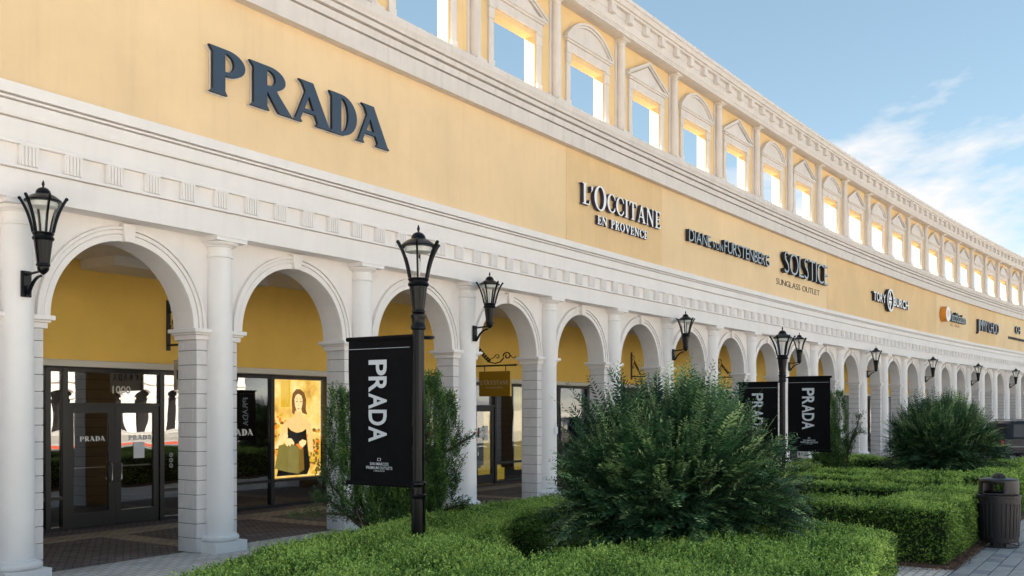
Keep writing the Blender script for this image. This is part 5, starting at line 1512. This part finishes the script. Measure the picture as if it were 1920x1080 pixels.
def twigs_mesh(lines, name, m, r=0.006):
    mb = MB()
    for pts in lines: mb.tube(pts, r, 4, r1=r * .4)
    return mb.mesh(name, m, fix=False)
def round_shrub(X, Y, rad, top, label, nspray, lscale, seed):
    rs = np.random.default_rng(seed)
    e = empty('round_shrub', (X, Y, 0.03)); tag(e, label, 'shrub', 'round feathery shrubs')
    n = nspray
    # spray roots and tips in the volume of a broad dome
    az = rs.uniform(0, 2 * math.pi, n); el = np.arcsin(rs.uniform(-0.18, 1.0, n))
    cz = top * 0.40
    hr = np.cos(el); vr = np.sin(el)
    q = rs.uniform(.55, 1.0, n) ** 0.55
    lump = 1 + 0.15 * np.sin(az * 3 + seed) * np.cos(el * 3) + 0.11 * np.sin(az * 7 + el * 5)
    rr_ = q * lump
    px = rad * hr * rr_ * np.cos(az); py = rad * hr * rr_ * np.sin(az)
    pz = cz + np.where(vr > 0, vr * (top - cz) * 0.82, vr * cz * 1.9) * rr_
    pz = np.maximum(pz, 0.06)
    tip = np.stack([px, py, pz], 1)
    outd = unit(np.stack([px, py, (pz - cz) * 0.9], 1))
    # upright at the top, drooping arches at the sides
    d = unit(outd * np.array([1, 1, 1.0]) + np.stack([np.zeros(n), np.zeros(n), 0.10 + 0.75 * np.clip(vr, 0, 1)], 1) + rs.normal(0, .22, (n, 3)))
    ln = rs.uniform(.32, .74, n) * (0.85 + .3 * np.clip(vr, 0, 1)) * rad / 1.3
    nl = 32
    k = np.arange(nl); t = (k + .5) / nl
    droop = np.where(vr < .6, .22, .04)
    pos_ = tip[:, None, :] + d[:, None, :] * ((t[None, :] - .35) * ln[:, None])[:, :, None]
    pos_[:, :, 2] -= (droop[:, None] * ln[:, None]) * t[None, :] ** 2
    tang = d[:, None, :].repeat(nl, 1).copy(); tang[:, :, 2] -= 2 * droop[:, None] * t[None, :]
    tang /= np.linalg.norm(tang, axis=2, keepdims=True)
    up = np.array([0, 0, 1.0]) + rs.normal(0, .25, (n, 3)) + outd * np.clip(vr, 0, 1)[:, None] * -.2
    side = np.cross(d, up); side = unit(side)
    sgn = np.where(k % 2 == 0, 1.0, -1.0)
    D = tang * 0.55 + side[:, None, :] * sgn[None, :, None] * 0.95 + rs.normal(0, .14, (n, nl, 3))
    D /= np.linalg.norm(D, axis=2, keepdims=True)
    nrm = np.cross(D, side[:, None, :] * sgn[None, :, None] + 1e-3)
    S_ = tang - (tang * D).sum(2, keepdims=True) * D + rs.normal(0, .2, (n, nl, 3))
    S_ /= np.maximum(np.linalg.norm(S_, axis=2, keepdims=True), 1e-6)
    l_ = lscale * (0.45 + 0.75 * np.sin(np.pi * (0.12 + 0.80 * t)))[None, :] * rs.uniform(.8, 1.2, (n, nl))
    base_c = np.clip(0.30 + rs.normal(0, .20, n) + 0.30 * (rs.random(n) < .16), 0, 1)
    rnd = np.clip(base_c[:, None] + 0.34 * (t[None, :] - .5) + rs.normal(0, .06, (n, nl)), 0, 1)
    # long thin new shoots standing out of the top and the sides
    m_ = int(n * 0.24)
    az2 = rs.uniform(0, 2 * math.pi, m_); e2 = np.arcsin(rs.uniform(.05, 1, m_) ** .75)
    bx = rad * .80 * np.cos(e2) * np.cos(az2); by = rad * .80 * np.cos(e2) * np.sin(az2); bz = cz + (top - cz) * .70 * np.sin(e2)
    b2 = np.stack([bx, by, bz], 1)
    d2 = unit(np.stack([bx * .55 / rad, by * .55 / rad, 0.25 + .75 * np.sin(e2)], 1) + rs.normal(0, .16, (m_, 3)))
    l2 = rs.uniform(.20, .46, m_) * rad / 1.3
    sh = shoots(b2, d2, l2, 30, lscale * .50, lscale * .20, 0.75, 0.40, 0.52 + rs.normal(0, .15, m_), rs)
    # inner fill leaves: crown's inner shade painted in as a darker leaf colour
    f_ = n * 9
    g_ = unit(rs.normal(size=(f_, 3))) * (rs.random(f_) ** .45)[:, None]
    fc = np.stack([g_[:, 0] * rad * .72, g_[:, 1] * rad * .72, np.maximum(cz + g_[:, 2] * np.where(g_[:, 2] > 0, (top - cz) * .60, cz * .85), .05)], 1)
    fd = unit(rs.normal(size=(f_, 3))); fs = unit(np.cross(fd, rs.normal(size=(f_, 3))))
    C_ = np.concatenate([pos_.reshape(-1, 3), sh[0], fc]); Dd = np.concatenate([D.reshape(-1, 3), sh[1], fd]); Ss = np.concatenate([S_.reshape(-1, 3), sh[2], fs])
    Ln = np.concatenate([l_.ravel(), sh[3], lscale * rs.uniform(.7, 1.2, f_)]); Wd = np.concatenate([l_.ravel() * .27, sh[4], lscale * rs.uniform(.3, .45, f_)])
    Rn = np.concatenate([rnd.ravel(), sh[5], np.clip(rs.normal(.2, .12, f_), 0, 1)])
    obj('crown', leaf_mesh('crown', C_, Dd, Ss, Ln, Wd, Rn, 'shrubleaf'), e)
    lines = []
    for i in range(70):
        a = rs.uniform(0, 6.28); r_ = rs.uniform(.3, .75); z_ = rs.uniform(.5, .85) * top
        p1 = (rad * r_ * math.cos(a), rad * r_ * math.sin(a), z_ * (1.0 - .3 * r_))
        lines.append([(0.12 * math.cos(a), .12 * math.sin(a), -0.03), (p1[0] * .45, p1[1] * .45, p1[2] * .55), p1])
    obj('trunk', twigs_mesh(lines, 'trunk', 'bark', 0.02), e)
    tw = []
    for i in range(0, m_):
        p0 = b2[i] - d2[i] * .1; p1 = b2[i] + d2[i] * l2[i]
        tw.append([tuple(p0), tuple(p1)])
    obj('twigs', twigs_mesh(tw, 'twigs', 'twig', 0.004), e)
    return e
round_shrub(1.76, 10.6, 1.22, 2.36, 'large round feathery dark green shrub in the foreground garden', 2300, 0.066, 21)
round_shrub(9.80, 21.9, 1.18, 2.34, 'round feathery dark green shrub in the distance before the parked car', 2200, 0.062, 22)

def columnar(X, Y, plumes, strays, label, seed, dens):
    """plumes: (dx, dy, z0, z1, r) upright feathery plumes; strays: polylines with thin foliage"""
    rs = np.random.default_rng(seed)
    e = empty('columnar_shrub', (X, Y, 0.0)); tag(e, label, 'shrub', 'columnar shrubs by the columns')
    parts = []; lines = []
    for (dx, dy, z0, z1, r, lean) in plumes:
        k = int((z1 - z0) * r * dens)
        q = rs.random(k); a = rs.uniform(0, 6.283, k)
        prof_ = np.sin(np.pi * np.clip(0.10 + 0.86 * q, 0, 1)) ** .6 * (1 - .25 * q)
        rad_ = r * prof_ * rs.uniform(.35, 1.0, k) ** .6 * (1 + .16 * np.sin(q * 23 + a * 2 + seed))
        base = np.stack([dx + lean * q + rad_ * np.cos(a), dy + rad_ * np.sin(a), z0 + (z1 - z0) * q], 1)
        d = unit(np.stack([np.cos(a) * .35, np.sin(a) * .35, np.ones(k)], 1) + rs.normal(0, .2, (k, 3)))
        parts.append(shoots(base, d, rs.uniform(.08, .17, k), 9, .034, .013, .55, .3, .42 + .2 * np.sin(a * 3 + q * 9) + rs.normal(0, .14, k), rs))
        lines.append([(0.0, 0.0, 0.0), (dx * .8, dy * .8, max(.15, z0)), (dx + lean * .9, dy, z1 - .1)])
    for pl, r, kk in strays:
        pl = np.array(pl, float)
        k = int(kk); q = rs.random(k) * (len(pl) - 1); i = np.minimum(q.astype(int), len(pl) - 2); f = (q - i)[:, None]
        c = pl[i] * (1 - f) + pl[i + 1] * f; dd = unit(pl[i + 1] - pl[i])
        base = c + rs.normal(0, r, (k, 3))
        d = unit(dd + rs.normal(0, .5, (k, 3)) + np.array([0, 0, .25]))
        parts.append(shoots(base, d, rs.uniform(.05, .11, k), 7, .032, .013, .6, .2, .3 + rs.normal(0, .12, k), rs))
        lines.append([tuple(p) for p in pl])
    A = [np.concatenate([p[i] for p in parts]) for i in range(6)]
    obj('crown', leaf_mesh('crown', *A, 'juniper'), e)
    obj('trunk', twigs_mesh(lines, 'trunk', 'bark', 0.022), e)
# near one behind the banner
sx = 11.9 / 1800
def loc_(x, y, Yd=11.9, X=-1.52): return ((x - 960) / 1800 * Yd - X, 0.0, 2.06 - (y - 766.4) / 1800 * Yd)
pl = []
for (x, yb_, yt, r) in ((633, 880, 738, .13), (655, 900, 745, .12), (780, 960, 742, .17), (812, 960, 712, .20), (838, 940, 745, .16), (760, 970, 760, .2), (720, 990, 800, .25), (690, 985, 850, .2), (735, 1000, 830, .3), (800, 990, 850, .22), (660, 960, 830, .13)):
    a = loc_(x, yb_); b = loc_(x, yt)
    pl.append((a[0], random.uniform(-.2, .35), a[2], b[2], r, 0.0))
st = [([loc_(700, 990), loc_(650, 965), loc_(600, 962), loc_(552, 966)], .035, 150), ([loc_(800, 960), loc_(830, 850), loc_(862, 832), loc_(888, 815)], .022, 80), ([loc_(700, 985), loc_(640, 930), loc_(612, 900), loc_(618, 845)], .06, 260),
      ([loc_(680, 990), loc_(620, 940), loc_(598, 930)], .04, 150), ([loc_(800, 970), loc_(850, 950), loc_(872, 945)], .04, 130), ([loc_(780, 960), loc_(825, 905), loc_(852, 900)], .03, 70)]
columnar(-1.52, 11.9, pl, st, 'tall loose green shrub behind the near hanging banner', 31, 3600)
def loc2(x, y): return ((x - 960) / 1800 * 22.5 - 7.55, 0.0, 2.06 - (y - 766.4) / 1800 * 22.5)
pl = []
for (x, yb_, yt, r) in ((1535, 865, 745, .22), (1555, 880, 742, .22), (1578, 870, 738, .20), (1560, 890, 800, .3), (1540, 880, 790, .25)):
    a = loc2(x, yb_); b = loc2(x, yt)
    pl.append((a[0], random.uniform(-.1, .2), a[2], b[2], r, 0.0))
st = [([loc2(1585, 860), loc2(1596, 825), loc2(1607, 800), loc2(1613, 775)], .05, 220), ([loc2(1590, 840), loc2(1605, 812), loc2(1622, 810)], .03, 70), ([loc2(1585, 900), loc2(1590, 850), loc2(1596, 825)], .06, 160)]
columnar(7.55, 22.5, pl, st, 'dark columnar shrub with a bent side branch right of the far banners', 32, 3000)
# opposite hedge, seen in the glass
hedge('clipped hedge across the road, seen only as a reflection', [(-6, 31.6), (14, 31.6), (14, 33.0), (-6, 33.0)], 0.9, 60, 0.09, 0.05, 12)

# loose bark chips along the edge of the bed by the bin
rs_ = np.random.default_rng(77)
n_ = 2600
cu_ = np.concatenate([rs_.uniform(6.7, 8.2, n_ // 2), rs_.uniform(7.0, 11.6, n_ - n_ // 2)]); cv_ = np.concatenate([rs_.uniform(7.6, 9.2, n_ // 2), rs_.normal(9.13, .05, n_ - n_ // 2)])
cc = Pn(cu_, cv_, np.full(n_, 0.032) + rs_.uniform(0, .012, n_))
dd_ = unit(np.stack([rs_.normal(size=n_), rs_.normal(size=n_), rs_.normal(0, .25, n_)], 1)); ss_ = unit(np.cross(dd_, np.array([0, 0, 1.0]) + rs_.normal(0, .3, (n_, 3))))
ch_me = leaf_mesh('bark_chips', cc, dd_, ss_, rs_.uniform(.02, .06, n_), rs_.uniform(.008, .02, n_), rs_.random(n_), 'chips')
cho = obj('bark_chips', ch_me); cho['kind'] = 'stuff'; cho['label'] = 'brown bark chips on the planting bed beside the litter bin'; cho['category'] = 'bark mulch'
